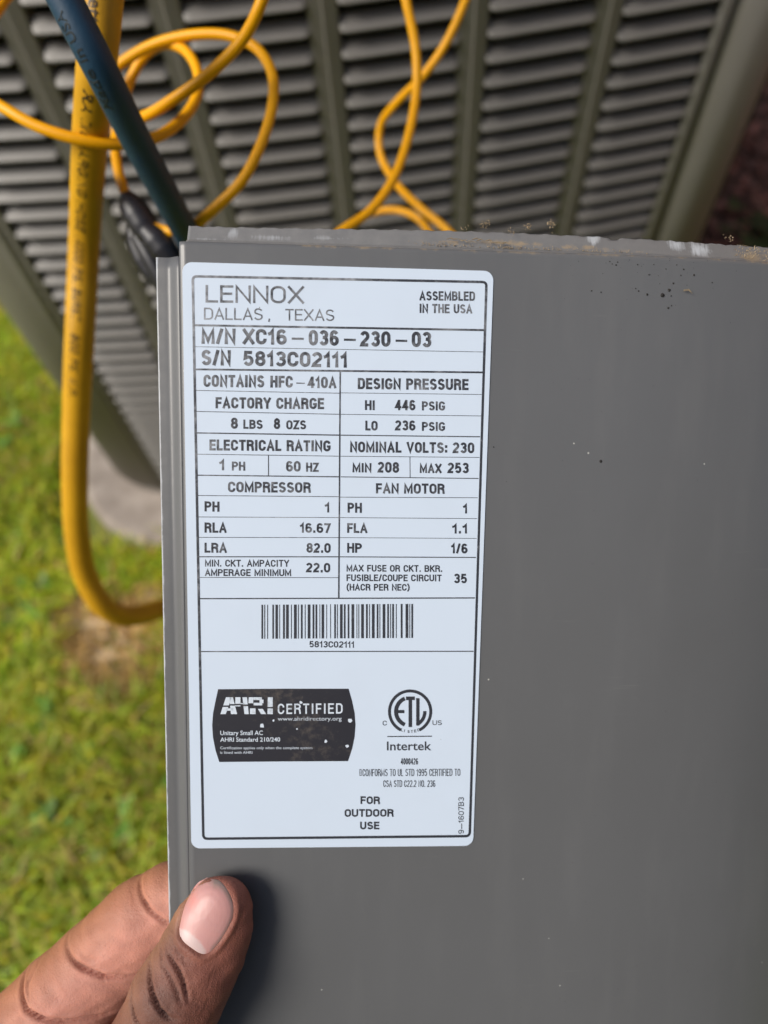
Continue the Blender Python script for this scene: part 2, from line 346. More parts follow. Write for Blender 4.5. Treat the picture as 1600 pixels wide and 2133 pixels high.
# unseen brick wall added along the far edge of the mulch bed to shade that side
m = NT('shade_wall_brick'); co = m.coord(); bt = m.n('ShaderNodeTexBrick', Scale=1.0); sx = m.n('ShaderNodeSeparateXYZ'); cb = m.n('ShaderNodeCombineXYZ')
m.l(co, sx.inputs[0]); m.l(sx.outputs[1], cb.inputs[0]); m.l(sx.outputs[2], cb.inputs[1]); m.l(cb.outputs[0], bt.inputs['Vector'])
for k, v in (('Color1', (0.20, 0.085, 0.06, 1)), ('Color2', (0.26, 0.12, 0.085, 1)), ('Mortar', (0.32, 0.29, 0.26, 1)), ('Mortar Size', 0.01), ('Brick Width', 0.21), ('Row Height', 0.075)): bt.inputs[k].default_value = v
m.col(bt.outputs['Color']); m.set(Roughness=0.9); m.bump(bt.outputs['Fac'], -0.5, 0.01)
hw = obj('shade_wall', *prism_z([(1.15, 0.0), (1.40, 0.0), (1.40, 6.0), (1.15, 6.0)], -0.1, 3.2), m.m); tag(hw, 'unseen red brick wall added to shade the mulch bed side', 'wall')

# ------------------------------------------------------------------ lawn
def on_ground(px, py, z=0.0):
    r = ray(px, py); return CAM + r * (z - CAM[2]) / r[2]
bare = [(on_ground(240, 1345), 0.060), (on_ground(170, 1290), 0.030), (on_ground(300, 1270), 0.030), (on_ground(330, 1560), 0.02)]
def in_unit(x, y): return (-0.46 < x < 0.55 and 0.46 < y < 1.46)
V, Fc, Cc = [], [], []
def blade(x, y, L, W, az, lean, col, curl):
    d = np.array([math.cos(az), math.sin(az)]); s = np.array([-d[1], d[0]]); b = len(V)
    h1, h2 = L * 0.5, L
    r1, r2 = lean * L * 0.30, lean * L * (0.75 + curl)
    for (r, h, w) in ((0, -0.004, W), (r1, h1, W * 0.85), (r2, h2 * max(0.3, 1 - 0.35 * lean), 0.0)):
        c = np.array([x + d[0] * r, y + d[1] * r, h])
        if w > 0: V.append(c + np.append(s * w / 2, 0)); V.append(c - np.append(s * w / 2, 0))
        else: V.append(c)
    Fc.extend([(b, b + 1, b + 3, b + 2), (b + 2, b + 3, b + 4)])
    Cc.extend([np.array(col) * 0.92] * 2 + [col] * 3)
def leafy(x, y, z, R, col):
    """a small clover-like weed: three round leaflets"""
    a0 = rng.uniform(0, 6.28)
    for k in range(3):
        a = a0 + k * 2.09; c = np.array([x + math.cos(a) * R * 0.75, y + math.sin(a) * R * 0.75, z + rng.uniform(-.002, .003)]); b = len(V)
        tilt = rng.uniform(-0.25, 0.45)
        for j in range(7):
            q = 6.283 * j / 7; ox, oy = math.cos(q) * R * 0.72, math.sin(q) * R * 0.6
            V.append(c + np.array([math.cos(a) * ox - math.sin(a) * oy, math.sin(a) * ox + math.cos(a) * oy, tilt * ox]))
        Fc.append(tuple(range(b, b + 7))); Cc.extend([col] * 7)
def patch(x, y):    # slow colour drift over the lawn
    return 0.5 + 0.25 * math.sin(7 * x + 3 * y) + 0.25 * math.sin(11 * y - 5 * x + 1.3)
n = 0
while n < 92000:
    x, y = (rng.uniform(-1.05, 0.1), rng.uniform(-0.25, 1.5)) if n < 62000 else (rng.uniform(-1.9, 0.7), rng.uniform(-1.0, 2.4))
    if in_unit(x, y): continue
    if x > 0.45 and y > 0.3: continue
    n += 1
    db = min(np.hypot(x - c[0], y - c[1]) / r for c, r in bare) + 0.35 * (patch(x * 9, y * 9) - 0.5)
    if db < 0.7 and rng.random() < 0.65: continue
    q = patch(x, y); u = rng.random()
    if db < 1.25 or u < 0.10: col = np.array([0.46, 0.33, 0.14]) * rng.uniform(0.6, 1.25)
    elif u < 0.45: col = np.array([0.44, 0.43, 0.030]) * rng.uniform(0.7, 1.3)
    else: col = np.array([0.28, 0.40, 0.022]) * rng.uniform(0.6, 1.35)
    col = col * (1.12 + 0.55 * q) * np.array([1.05, 1.0, 0.85])
    L = rng.uniform(0.022, 0.055) * (0.6 if db < 1.2 else 1.0)
    blade(x, y, L, rng.uniform(0.0022, 0.0046), rng.uniform(0, 6.28), rng.uniform(0.4, 1.7), col, rng.uniform(-.1, .3))
for k in range(1100):
    x, y = rng.uniform(-1.2, 0.3), rng.uniform(-0.4, 1.8)
    if in_unit(x, y) or patch(x * 2.3 + 1, y * 2.1) < 0.42: continue
    if min(np.hypot(x - c[0], y - c[1]) / r for c, r in bare) < 1.1: continue
    leafy(x, y, rng.uniform(0.012, 0.032), rng.uniform(0.005, 0.011), np.array([0.17, 0.36, 0.05]) * rng.uniform(0.7, 1.5))
o = obj('grass', V, Fc, M_GRASS); setcol(o.data, Cc); o['kind'] = 'stuff'; o['label'] = 'short yellow-green lawn with clover and straw-coloured patches'; o['category'] = 'grass'
# clods and dry thatch in the bare patch
V, Fc, Cc = [], [], []
for k in range(620):
    c, r = bare[rng.integers(0, 3)]; a = rng.uniform(0, 6.28); q = r * math.sqrt(rng.random()) * 1.05
    x, y = c[0] + math.cos(a) * q, c[1] + math.sin(a) * q; s = rng.uniform(0.003, 0.010); b = len(V)
    if in_unit(x, y): continue
    for ph, zz, n_ in ((0.0, 0.0, 6), (0.5, 0.55, 6), (0, 0.85, 1)):
        for j in range(n_):
            an = ph + j * 1.047; rr = s * (1.0 if zz == 0 else 0.7) * rng.uniform(0.7, 1.2) * (0 if n_ == 1 else 1)
            V.append((x + math.cos(an) * rr, y + math.sin(an) * rr, -0.001 + zz * s * rng.uniform(0.4, 0.8)))
    Fc += [(b + j, b + (j + 1) % 6, b + 6 + (j + 1) % 6, b + 6 + j) for j in range(6)] + [(b + 6 + j, b + 6 + (j + 1) % 6, b + 12) for j in range(6)]
    Cc += [np.array([0.56, 0.42, 0.26]) * rng.uniform(0.65, 1.2)] * 13
o = obj('dry_soil', V, Fc, M_MULCH, None, True); setcol(o.data, Cc); o['kind'] = 'stuff'; o['label'] = 'crumbly tan soil showing in a bare patch of lawn'; o['category'] = 'soil'

# leafy screen added out of view behind the camera to darken reflections
shade_hedge = empty('shade_hedge', 'tall clipped green hedge across the lawn from the unit', 'shade_hedge', Matrix.Translation((0, -3.4, 0)))
V, Fc, Cc = [], [], []
for k in range(16000):
    x, z = rng.uniform(-6, 6), rng.uniform(0.0, 3.5); y = 0.48 + rng.normal(0, .05) + 0.08 * math.sin(x * 3) * math.sin(z * 2.5) if k % 5 else rng.uniform(-.5, .5)
    if k % 5 == 0: z = 3.5 + rng.normal(0, .05)
    R = np.array(Matrix.Rotation(rng.uniform(0, 6.28), 3, 'Z') @ Matrix.Rotation(rng.uniform(-1, 1), 3, 'X')); L = rng.uniform(.03, .07); b = len(V)
    for q in ((-1, 0, 0), (0, .5, .1), (1, 0, 0), (0, -.5, .1)): V.append(np.array([x, y, z]) + R @ (np.array(q) * L))
    Fc.append((b, b + 1, b + 2, b + 3)); Cc += [np.array([0.05, 0.09, 0.025]) * rng.uniform(.5, 1.5)] * 4
o = obj('leaves', V, Fc, M_GRASS, shade_hedge); setcol(o.data, Cc); o['kind'] = 'stuff'
o = obj('core', *prism_z([(-5.95, -.4), (5.95, -.4), (5.95, .4), (-5.95, .4)], 0, 3.42, .06), mat_plain('shade_hedge_core', (0.020, 0.030, 0.010), (0.03, 0.04, 0.015), 0.95, 8), shade_hedge)

# ------------------------------------------------------------------ lettering
def ar(cx, cy, rx, ry, a0, a1, n=10): return [(cx + rx * math.cos(math.radians(a)), cy + ry * math.sin(math.radians(a))) for a in np.linspace(a0, a1, n)]
H_ = 0.30
GL = {   # width, strokes; strokes are centre lines in the unit box
 'A': (.60, [[(0, 0), (.5, 1), (1, 0)], [(.2, .3), (.8, .3)]]),
 'B': (.56, [[(.5, 1), (0, 1), (0, 0), (.5, 0)], [(.45, 1)] + ar(.5, .765, .45, .235, 90, -90) + [(0, .53)], [(.45, .53)] + ar(.5, .265, .5, .265, 90, -90) + [(.4, 0)]]),
 'C': (.55, [[(1, .69)] + ar(.5, .72, .5, .28, 0, 180) + ar(.5, .28, .5, .28, 180, 360) + [(1, .31)]]),
 'D': (.56, [[(.45, 0), (0, 0), (0, 1), (.45, 1)] + ar(.5, .70, .5, .30, 80, 0) + ar(.5, .30, .5, .30, 0, -80) + [(.45, 0)]]),
 'E': (.48, [[(1, 1), (0, 1), (0, 0), (1, 0)], [(0, .52), (.9, .52)]]),
 'F': (.46, [[(1, 1), (0, 1), (0, 0)], [(0, .50), (.9, .50)]]),
 'G': (.57, [ar(.5, .72, .5, .28, 14, 180) + ar(.5, .28, .5, .28, 180, 360) + [(1, .43), (.55, .43)]]),
 'H': (.56, [[(0, 0), (0, 1)], [(1, 0), (1, 1)], [(0, .53), (1, .53)]]),
 'I': (.17, [[(.5, 0), (.5, 1)]]),
 'J': (.48, [[(1, 1)] + ar(.5, .28, .5, .28, 0, -180)]),
 'K': (.56, [[(0, 0), (0, 1)], [(1, 1), (.02, .38)], [(.32, .58), (1, 0)]]),
 'L': (.45, [[(0, 1), (0, 0), (1, 0)]]),
 'M': (.70, [[(0, 0), (0, 1), (.5, .12), (1, 1), (1, 0)]]),
 'N': (.57, [[(0, 0), (0, 1), (1, 0), (1, 1)]]),
 'O': (.56, [ar(.5, .70, .5, .30, 180, 0) + ar(.5, .30, .5, .30, 0, -180) + [(0, .70)]]),
 'P': (.54, [[(0, 0), (0, 1), (.5, 1)] + ar(.5, .74, .5, .26, 90, -90) + [(0, .48)]]),
 'Q': (.56, [ar(.5, .70, .5, .30, 180, 0) + ar(.5, .30, .5, .30, 0, -180) + [(0, .70)], [(.6, .25), (1, -.05)]]),
 'R': (.56, [[(0, 0), (0, 1), (.5, 1)] + ar(.5, .76, .48, .24, 90, -90) + [(0, .52)], [(.55, .52), (.9, .40), (1, 0)]]),
 'S': (.54, [ar(.5, .745, .47, .255, 24, 215) + ar(.5, .265, .5, .265, 35, -156)]),
 'T': (.52, [[(0, 1), (1, 1)], [(.5, 1), (.5, 0)]]),
 'U': (.56, [[(0, 1)] + ar(.5, .28, .5, .28, 180, 360) + [(1, 1)]]),
 'V': (.58, [[(0, 1), (.5, 0), (1, 1)]]),
 'W': (.86, [[(0, 1), (.25, 0), (.5, 1), (.75, 0), (1, 1)]]),
 'X': (.60, [[(0, 1), (1, 0)], [(1, 1), (0, 0)]]),
 'Y': (.58, [[(0, 1), (.5, .45), (1, 1)], [(.5, .45), (.5, 0)]]),
 'Z': (.52, [[(0, 1), (1, 1), (0, 0), (1, 0)]]),
 '0': (.52, [ar(.5, .70, .5, .30, 180, 0) + ar(.5, .30, .5, .30, 0, -180) + [(0, .70)]]),
 '1': (.32, [[(0, .76), (.35, .80), (.8, 1), (.8, 0)]]),
 '2': (.52, [ar(.5, .72, .5, .28, 160, -35) + [(.08, .12), (.0, 0), (1, 0)]]),
 '3': (.52, [ar(.5, .76, .47, .24, 158, -75) + [(.4, .53)] , [(.4, .53)] + ar(.5, .265, .5, .265, 75, -156)]),
 '4': (.54, [[(1, .25), (0, .25), (.68, 1), (.76, 1), (.76, 0)]]),
 '5': (.52, [[(.95, 1), (.14, 1), (.06, .52)] + ar(.5, .31, .5, .31, 128, -150)]),
 '6': (.52, [ar(.5, .74, .46, .26, 28, 180) + ar(.5, .28, .5, .28, 180, 360) + ar(.5, .31, .5, .25, 0, 180)]),
 '7': (.50, [[(0, 1), (1, 1), (.35, 0)]]),
 '8': (.52, [ar(.5, .765, .44, .235, 90, 450, 16), ar(.5, .265, .5, .265, 90, 450, 16)]),
 '9': (.52, [ar(.5, .26, .46, .26, -152, 0) + ar(.5, .72, .5, .28, 0, 180) + ar(.5, .69, .5, .25, 180, 360)]),
 '/': (.34, [[(0, 0), (1, 1)]]), '-': (.75, [[(0, .38), (1, .38)]]), '.': (.17, [[(.5, 0), (.5, .06)]]), ',': (.17, [[(.6, .02), (.3, -.16)]]),
 ':': (.17, [[(.5, .06), (.5, .12)], [(.5, .60), (.5, .66)]]), '(': (.26, [[(1, 1.08), (.25, .8), (0, .45), (.25, .1), (1, -.15)]]), ')': (.26, [[(0, 1.08), (.75, .8), (1, .45), (.75, .1), (0, -.15)]]),
 '|': (.22, [[(0, 0), (0, 1), (1, 1), (1, 0), (0, 0)]]),
}
def ribbon(pts, w):
    """flat strip of width w along a polyline, mitred"""
    p = np.array(pts, float); keep = [0] + [i for i in range(1, len(p)) if np.linalg.norm(p[i] - p[i - 1]) > 1e-6]; p = p[keep]
    closed = np.linalg.norm(p[0] - p[-1]) < 1e-6 and len(p) > 3
    if closed: p = p[:-1]
    n = len(p); V = []
    for i in range(n):
        a = p[i] - p[i - 1] if (i > 0 or closed) else p[1] - p[0]
        b = p[(i + 1) % n] - p[i] if (i < n - 1 or closed) else p[i] - p[i - 1]
        a = a / np.linalg.norm(a); b = b / np.linalg.norm(b)
        m = np.array([-a[1] - b[1], a[0] + b[0]]); l = np.linalg.norm(m)
        m = np.array([-a[1], a[0]]) if l < 1e-6 else m / l
        k = min(1.0 / max(0.38, m @ np.array([-a[1], a[0]])), 2.2)
        V += [p[i] + m * k * w / 2, p[i] - m * k * w / 2]
    Fc = [(2 * i, 2 * i + 1, 2 * i + 3, 2 * i + 2) for i in range(n - 1)]
    if closed: Fc.append((2 * n - 2, 2 * n - 1, 1, 0))
    return V, Fc
def stroke_text(s, x0, x1, yl, yr, cap, wt, gap=0.085, slant=0.0):
    """vertices in photo pixels (x right, y down) with a stacking index"""
    adv = []; tot = 0.0
    for c in s:
        w = 0.30 if c == ' ' else GL[c][0] + wt * 0.35; adv.append(w); tot += w + gap
    tot -= gap; k = (x1 - x0) / (tot * cap); sw = wt * cap; x = x0; V, Fc, lev = [], [], []
    for c, w in zip(s, adv):
        if c != ' ':
            gw = w * cap * k
            for j, st in enumerate(GL[c][1]):
                pts = []
                for (a, b) in st:
                    lx = (sw / 2 + a * (gw - sw)) if gw > sw * 1.2 else gw / 2
                    ly = sw / 2 + b * (cap - sw)
                    X = x + lx; f = (X - x0) / max(1e-6, x1 - x0)
                    pts.append((X + slant * ly, yl + (yr - yl) * f - ly))
                e = 0.12 if c in 'CGS235690J' else 0.5
                if pts[0] != pts[-1]:
                    q = np.array(pts); d0 = q[0] - q[1]; d1 = q[-1] - q[-2]
                    pts = [tuple(q[0] + d0 / np.linalg.norm(d0) * sw * e)] + pts[1:-1] + [tuple(q[-1] + d1 / np.linalg.norm(d1) * sw * e)]
                v, f_ = ribbon(pts, sw); b0 = len(V); V += v; lev += [j] * len(v); Fc += [tuple(b0 + i for i in q) for q in f_]
        x += (w + gap) * cap * k
    return V, Fc, lev
def font_text(s, x0, x1, yl, yr, cap, bold=0.0):
    cu = bpy.data.curves.new('t', 'FONT'); cu.body = s; cu.size = 1.0; cu.offset = bold; cu.resolution_u = 3
    o = bpy.data.objects.new('t', cu); COL.objects.link(o); dg = bpy.context.evaluated_depsgraph_get(); me = o.evaluated_get(dg).to_mesh()
    v = np.array([p.co[:2] for p in me.vertices]); fc = [tuple(p.vertices) for p in me.polygons]
    o.evaluated_get(dg).to_mesh_clear(); bpy.data.objects.remove(o); bpy.data.curves.remove(cu)
    a, b = v[:, 0].min(), v[:, 0].max(); f = (v[:, 0] - a) / (b - a)
    V = np.stack([x0 + f * (x1 - x0), yl + (yr - yl) * f - v[:, 1] * cap / 0.73], 1)
    return list(V), fc, [0] * len(V)

# ------------------------------------------------------------------ the held panel
PT = np.array([-0.05396835, -0.06688221, 0.19017419]); PU = np.array([0.99873969, 0.01260249, 0.04858206]); PV = np.array([0.01413913, -0.99248002, -0.12158739])
PV = PV - (PV @ PU) * PU; PV /= np.linalg.norm(PV); PN = np.cross(PU, PV)          # lens axes; origin = upper left corner of the label
_M = np.array([PU, PV, PN]).T
def local(px, py, n=0.0):
    """pixel -> point of the panel's own plane at height n (metres, panel axes)"""
    r = np.array([(px - CX) / F, (py - CY) / F, 1.0]); o = -PT
    a = _M.T @ r; b = _M.T @ o; t = (n - b[2]) / a[2]; q = b + a * t; return np.array([q[0], q[1], n])
WM = RC @ _M; WO = CAM + RC @ PT
PM = Matrix([[*WM[i], WO[i]] for i in range(3)] + [[0, 0, 0, 1]])
panel = empty('access_panel', 'grey painted sheet metal panel with a white rating label, held up by a hand', 'panel', PM)
def bend(u): return -1.6 * max(0.0, u - 0.118) ** 2 - 2.5 * max(0.0, u - 0.158) ** 2
UE, VB = 0.205, -0.40
MM = 0.001
def sheet(name, us, vs, prof, wear_tone, notch=None):
    """us x vs grid, prof(u,v)->n; wear(u,v)->(bare metal, dirt, painted light on the lips)"""
    V, Cw = [], []
    for v in vs:
        for u in us:
            n_ = prof(u, v); vv = v
            if notch: vv = notch(u, v)
            V.append((u, vv, n_)); a = wear_tone(u, vv); Cw.append((a[0], a[1], a[2] if len(a) > 2 else 0))
    W = len(us); Fc = [(j * W + i, j * W + i + 1, (j + 1) * W + i + 1, (j + 1) * W + i) for j in range(len(vs) - 1) for i in range(W - 1)]
    o = obj(name, V, Fc, M_PANEL, panel, True); setcol(o.data, Cw, 'wear_tone')
    s = o.modifiers.new('thickness', 'SOLIDIFY'); s.thickness = 0.9 * MM; s.offset = -1; return o
def sstep(a, b, x): t = min(1, max(0, (x - a) / (b - a))); return t * t * (3 - 2 * t)
VT = 5.5 * MM
def g2(u, v, cu, cv, su, sv): return math.exp(-((u - cu) / su) ** 2 - ((v - cv) / sv) ** 2)
def wear_main(u, v):
    d = 0.35 * math.exp(-((VT - v) / (1.2 * MM)) ** 2) * (1 if u > 0.03 else 0.2)
    return (0.0, d + 0.05 * math.exp(-((VT - v) / (10 * MM)) ** 2))
us = sorted(set(list(np.linspace(-0.9 * MM, 3 * MM, 9)) + list(np.linspace(3 * MM, UE, 70))))
vs = sorted(set(list(np.linspace(VB, VT - 3 * MM, 60)) + list(np.linspace(VT - 3 * MM, VT, 8))))
face = sheet('panel_face', us, vs, lambda u, v: bend(u) - 0.5 * MM * (1 - sstep(-0.9 * MM, 0.6 * MM, u)) - 0.35 * MM * sstep(VT - 0.9 * MM, VT, v) + 0.15 * MM * math.sin(14 * u + 3) * math.sin(11 * v), wear_main)
# side lip: joggled back 2 mm
def side_prof(u, v): return -0.5 * MM - 2.0 * MM * (1 - sstep(-4.6 * MM, -0.9 * MM, u))
us2 = list(np.linspace(-7.6 * MM, -5.0 * MM, 8)) + list(np.linspace(-4.6 * MM, -0.9 * MM, 10))
vs2 = list(np.linspace(VB, 1.6 * MM, 120))
def wear_light_side(u, v): return (0.52 * math.exp(-((u + 7.6 * MM) / (0.5 * MM)) ** 2) + 0.35 * math.exp(-((u + 7.6 * MM) / (1.2 * MM)) ** 2 - ((v - 1.5 * MM) / (3 * MM)) ** 2), 0.0, 0.6 * (1 - sstep(-6.5 * MM, -4.0 * MM, u)) * (0.4 + 0.6 * sstep(-0.15, 0, v)))  # last value: light on the outer side lip, put into the colour
sheet('side_lip', us2, vs2, side_prof, wear_light_side)
# top lip: set back, slightly wavy upper edge, with a small nick
def top_edge(u): return VT + (4.9 + 0.9 * math.sin(min(1, max(0, u / 0.16)) * math.pi) ** 2) * MM
def nick(u, v):
    f = (v - VT) / (5.0 * MM); t = VT + f * (top_edge(u) - VT)
    if f > 0.9: t -= 1.3 * MM * math.exp(-((u - local(1292, 488)[0]) / (1.2 * MM)) ** 2) - 0.10 * MM * math.sin(u * 900) - 0.08 * MM * math.sin(u * 2100 + 1)
    return t
def wear_light_top(u, v):
    s = 0
    for px, py, su, sv, a in ((487, 482, 1.6, 2.2, .50), (475, 487, .8, 1.6, .4), (565, 494, 7, 1.0, .42), (680, 494, 8, .9, .38), (1240, 492, 2.6, 2.6, .50), (1415, 505, 3.2, 2.6, .48), (1465, 515, 4.0, 3.0, .50), (430, 498, 8, .5, .35)):
        p = local(px, py, -2 * MM); s = max(s, a * g2(u, v, p[0], p[1], su * MM, sv * MM))
    dirt = 0
    for px, py, su, sv, a in ((930, 503, 12, 1.0, .50), (1080, 506, 16, 1.3, .55), (1200, 514, 16, 1.2, .50), (1320, 523, 14, 1.0, .38), (1580, 530, 7, 3.5, .55), (1040, 497, 6, 1.0, .40)):
        p = local(px, py, -2 * MM); dirt = max(dirt, a * g2(u, v, p[0], p[1], su * MM, sv * MM))
    return (s, dirt, 0.85 * (1 - 0.45 * sstep(0.02, 0.15, u)))  # last value paints the brighter light of the upturned lip
us3 = list(np.linspace(local(386, 470)[0], UE, 260)); vs3 = list(VT + np.array([0, .15, .3, .5, .8, 1.2, 1.7, 2.3, 3.0, 3.8, 4.4, 4.7, 5.0]) * MM)
sheet('top_lip', us3, vs3, lambda u, v: bend(u) - 0.36 * MM - 1.5 * MM * sstep(VT, VT + 0.8 * MM, v) - 0.50 * max(0.0, v - VT - 0.6 * MM), wear_light_top, nick)

# ------------------------------------------------------------------ rating label
LW, LH = 0.084, 0.1677; LN = 0.20 * MM
def rrect(x0, y0, x1, y1, r, n=7):
    return [(c[0] + r * math.cos(math.radians(a)), c[1] + r * math.sin(math.radians(a))) for c, a0 in (((x1 - r, y1 - r), 0), ((x0 + r, y1 - r), 90), ((x0 + r, y0 + r), 180), ((x1 - r, y0 + r), 270)) for a in np.linspace(a0, a0 + 90, n)]
def wob(u, v): return 0.15 * MM * math.sin(14 * u + 3) * math.sin(11 * v) + 0.06 * MM
def flat(pts, n): return [(p[0], p[1], n + wob(p[0], p[1])) for p in pts]
lab_o = rrect(0, -LH, LW, 0, 2.6 * MM)
nu, nv = 12, 24
bm = bmesh.new(); top = [bm.verts.new((p[0], p[1], LN)) for p in lab_o]; bm.faces.new(top)
bmesh.ops.bisect_plane
for v in np.linspace(-LH, 0, nv + 1)[1:-1]: bmesh.ops.bisect_plane(bm, geom=bm.verts[:] + bm.edges[:] + bm.faces[:], plane_co=(0, v, 0), plane_no=(0, 1, 0))
for u in np.linspace(0, LW, nu + 1)[1:-1]: bmesh.ops.bisect_plane(bm, geom=bm.verts[:] + bm.edges[:] + bm.faces[:], plane_co=(u, 0, 0), plane_no=(1, 0, 0))
for v in bm.verts: v.co.z = LN + wob(v.co.x, v.co.y)
ex = bmesh.ops.extrude_face_region(bm, geom=bm.faces[:]); 
for e in ex['geom']:
    if isinstance(e, bmesh.types.BMVert): e.co.z -= 0.16 * MM
bmesh.ops.recalc_face_normals(bm, faces=bm.faces[:])
me = bpy.data.meshes.new('rating_label'); bm.to_mesh(me); bm.free(); me.materials.append(M_LABEL)
plate = link('rating_label', me, panel)
def ink(name, V, Fc, lev, mat=M_INK, base=0.05, flip=True):
    out = []
    for p, l in zip(V, lev):
        q = local(p[0], p[1]); out.append((q[0], q[1], LN + wob(q[0], q[1]) + (base + 0.006 * l) * MM))
    o = obj(name, out, Fc, mat, plate); bm = bmesh.new(); bm.from_mesh(o.data)
    for f in bm.faces:
        f.normal_update()
        if f.normal.z < 0: f.normal_flip()
    bm.to_mesh(o.data); bm.free(); return o
def C4(x, y): return 370 + x / 2.353, 540 + y / 2.353
def C5(x, y): return 370 + x / 2.353, 980 + y / 2.353
def C6(x, y): return 390 + x / 2.424, 1340 + y / 2.424
def line(conv, sc, words, wt=0.212):
    """words: (text, x0, x1, base left, base right, cap height) in crop pixels; one printed line"""
    for w in words:
        t, x0, x1, yl, yr, cap = w[:6]; k = w[6] if len(w) > 6 else wt
        a, b = conv(x0, yl), conv(x1, yr); ink('printed_text', *stroke_text(t, a[0], b[0], a[1], b[1], cap / sc, k))
S4, S6 = 2.353, 2.424
for w in [
  [('LENNOX', 138, 620, 213, 219, 86, .138)],
  [('DALLAS', 130, 418, 297, 300, 59, .125), (',', 443, 456, 300, 300, 56, .13), ('TEXAS', 528, 768, 301, 304, 57, .125)],
  [('ASSEMBLED', 1185, 1457, 203, 205, 46, .195)], [('IN THE USA', 1185, 1443, 264, 267, 45, .195)],
  [('M/N', 118, 285, 415, 417, 76), ('XC16', 320, 535, 417, 420, 76), ('-', 560, 618, 420, 421, 76, .14), ('036', 643, 790, 423, 425, 76), ('-', 815, 873, 425, 426, 76, .14), ('230', 895, 1043, 428, 430, 76), ('-', 1068, 1125, 430, 431, 76, .14), ('03', 1147, 1243, 431, 433, 76)],
  [('S/N', 118, 262, 520, 522, 76), ('5813C02111', 322, 833, 523, 532, 74)],
  [('CONTAINS', 128, 425, 626, 629, 60), ('HFC', 455, 565, 629, 630, 58), ('-', 582, 624, 630, 631, 58, .10), ('410A', 638, 778, 631, 633, 56)],
  [('DESIGN PRESSURE', 883, 1425, 637, 642, 55)],
  [('FACTORY CHARGE', 187, 718, 731, 735, 55)],
  [('8', 262, 296, 831, 831, 55), ('LBS', 323, 417, 831, 832, 45), ('8', 472, 503, 832, 833, 53), ('OZS', 533, 630, 834, 834, 45)],
  [('HI', 918, 967, 739, 740, 48), ('446', 1065, 1165, 740, 741, 51), ('PSIG', 1197, 1310, 741, 742, 45)],
  [('LO', 920, 980, 839, 840, 48), ('236', 1065, 1165, 839, 840, 50), ('PSIG', 1197, 1310, 841, 842, 44)],
  [('ELECTRICAL RATING', 157, 750, 937, 942, 54)],
  [('NOMINAL VOLTS: 230', 845, 1453, 946, 951, 53)],
  [('1', 205, 232, 1034, 1034, 52), ('PH', 267, 332, 1035, 1036, 44)], [('60', 532, 603, 1040, 1041, 52), ('HZ', 630, 692, 1041, 1042, 45)],
  [('MIN', 857, 950, 1044, 1045, 46), ('208', 980, 1085, 1045, 1047, 53)], [('MAX', 1186, 1293, 1047, 1048, 46), ('253', 1322, 1426, 1048, 1049, 52)]]: line(C4, S4, w)
for w in [
  [('COMPRESSOR', 248, 653, 106, 109, 52)], [('FAN MOTOR', 972, 1308, 112, 114, 50)],
  [('PH', 133, 206, 200, 202, 50), ('1', 722, 746, 205, 205, 48)], [('PH', 833, 903, 206, 207, 49), ('1', 1398, 1420, 210, 210, 47)],
  [('RLA', 133, 241, 304, 305, 50), ('16.67', 600, 750, 304, 306, 48)], [('FLA', 831, 930, 305, 306, 48), ('1.1', 1345, 1420, 308, 308, 47)],
  [('LRA', 133, 242, 402, 403, 49), ('82.0', 632, 750, 402, 403, 48)], [('HP', 831, 903, 402, 403, 48), ('1/6', 1340, 1420, 405, 406, 49)],
  [('MIN. CKT. AMPACITY', 135, 547, 470, 471, 34, .18)], [('AMPERAGE MINIMUM', 135, 557, 516, 517, 34, .19)], [('22.0', 630, 748, 498, 499, 47)],
  [('MAX FUSE OR CKT. BKR.', 828, 1297, 494, 496, 33, .19)], [('FUSIBLE/COUPE CIRCUIT', 828, 1293, 541, 542, 33, .19)], [('(HACR PER NEC)', 828, 1137, 587, 588, 33, .19)], [('35', 1353, 1417, 551, 552, 47)],
  [('5813C02111', 646, 866, 865, 867, 31, .19)]]: line(C5, S4, w)
for w in [
  [('C', 987, 1008, 412, 412, 24, .15)], [('US', 1238, 1285, 410, 410, 24, .15)],
  [('4000426', 1078, 1165, 609, 609, 32, .13)], [('|', 870, 880, 666, 666, 34, .08), ('CONFORMS TO UL STD 1995 CERTIFIED TO', 885, 1378, 668, 666, 36, .10)], [('CSA STD C22.2 NO. 236', 990, 1252, 722, 722, 34, .105)],
  [('FOR', 875, 973, 808, 809, 39, .22)], [('OUTDOOR', 795, 1042, 873, 872, 39, .22)], [('USE', 873, 970, 936, 936, 39, .22)]]: line(C6, S6, w)
# sideways part number beside the corner
v, f, l = stroke_text('9-1607B3', 0, 185, 0, 0, 28, .14); ink('printed_text', [C6(1396 + p[1], 958 - p[0]) for p in v], f, l)
v, f, l = font_text('Intertek', *[C6(1008, 537)[0], C6(1232, 537)[0], C6(0, 537)[1], C6(0, 536)[1], 46 / S6], bold=0.012); ink('printed_text', v, f, l)
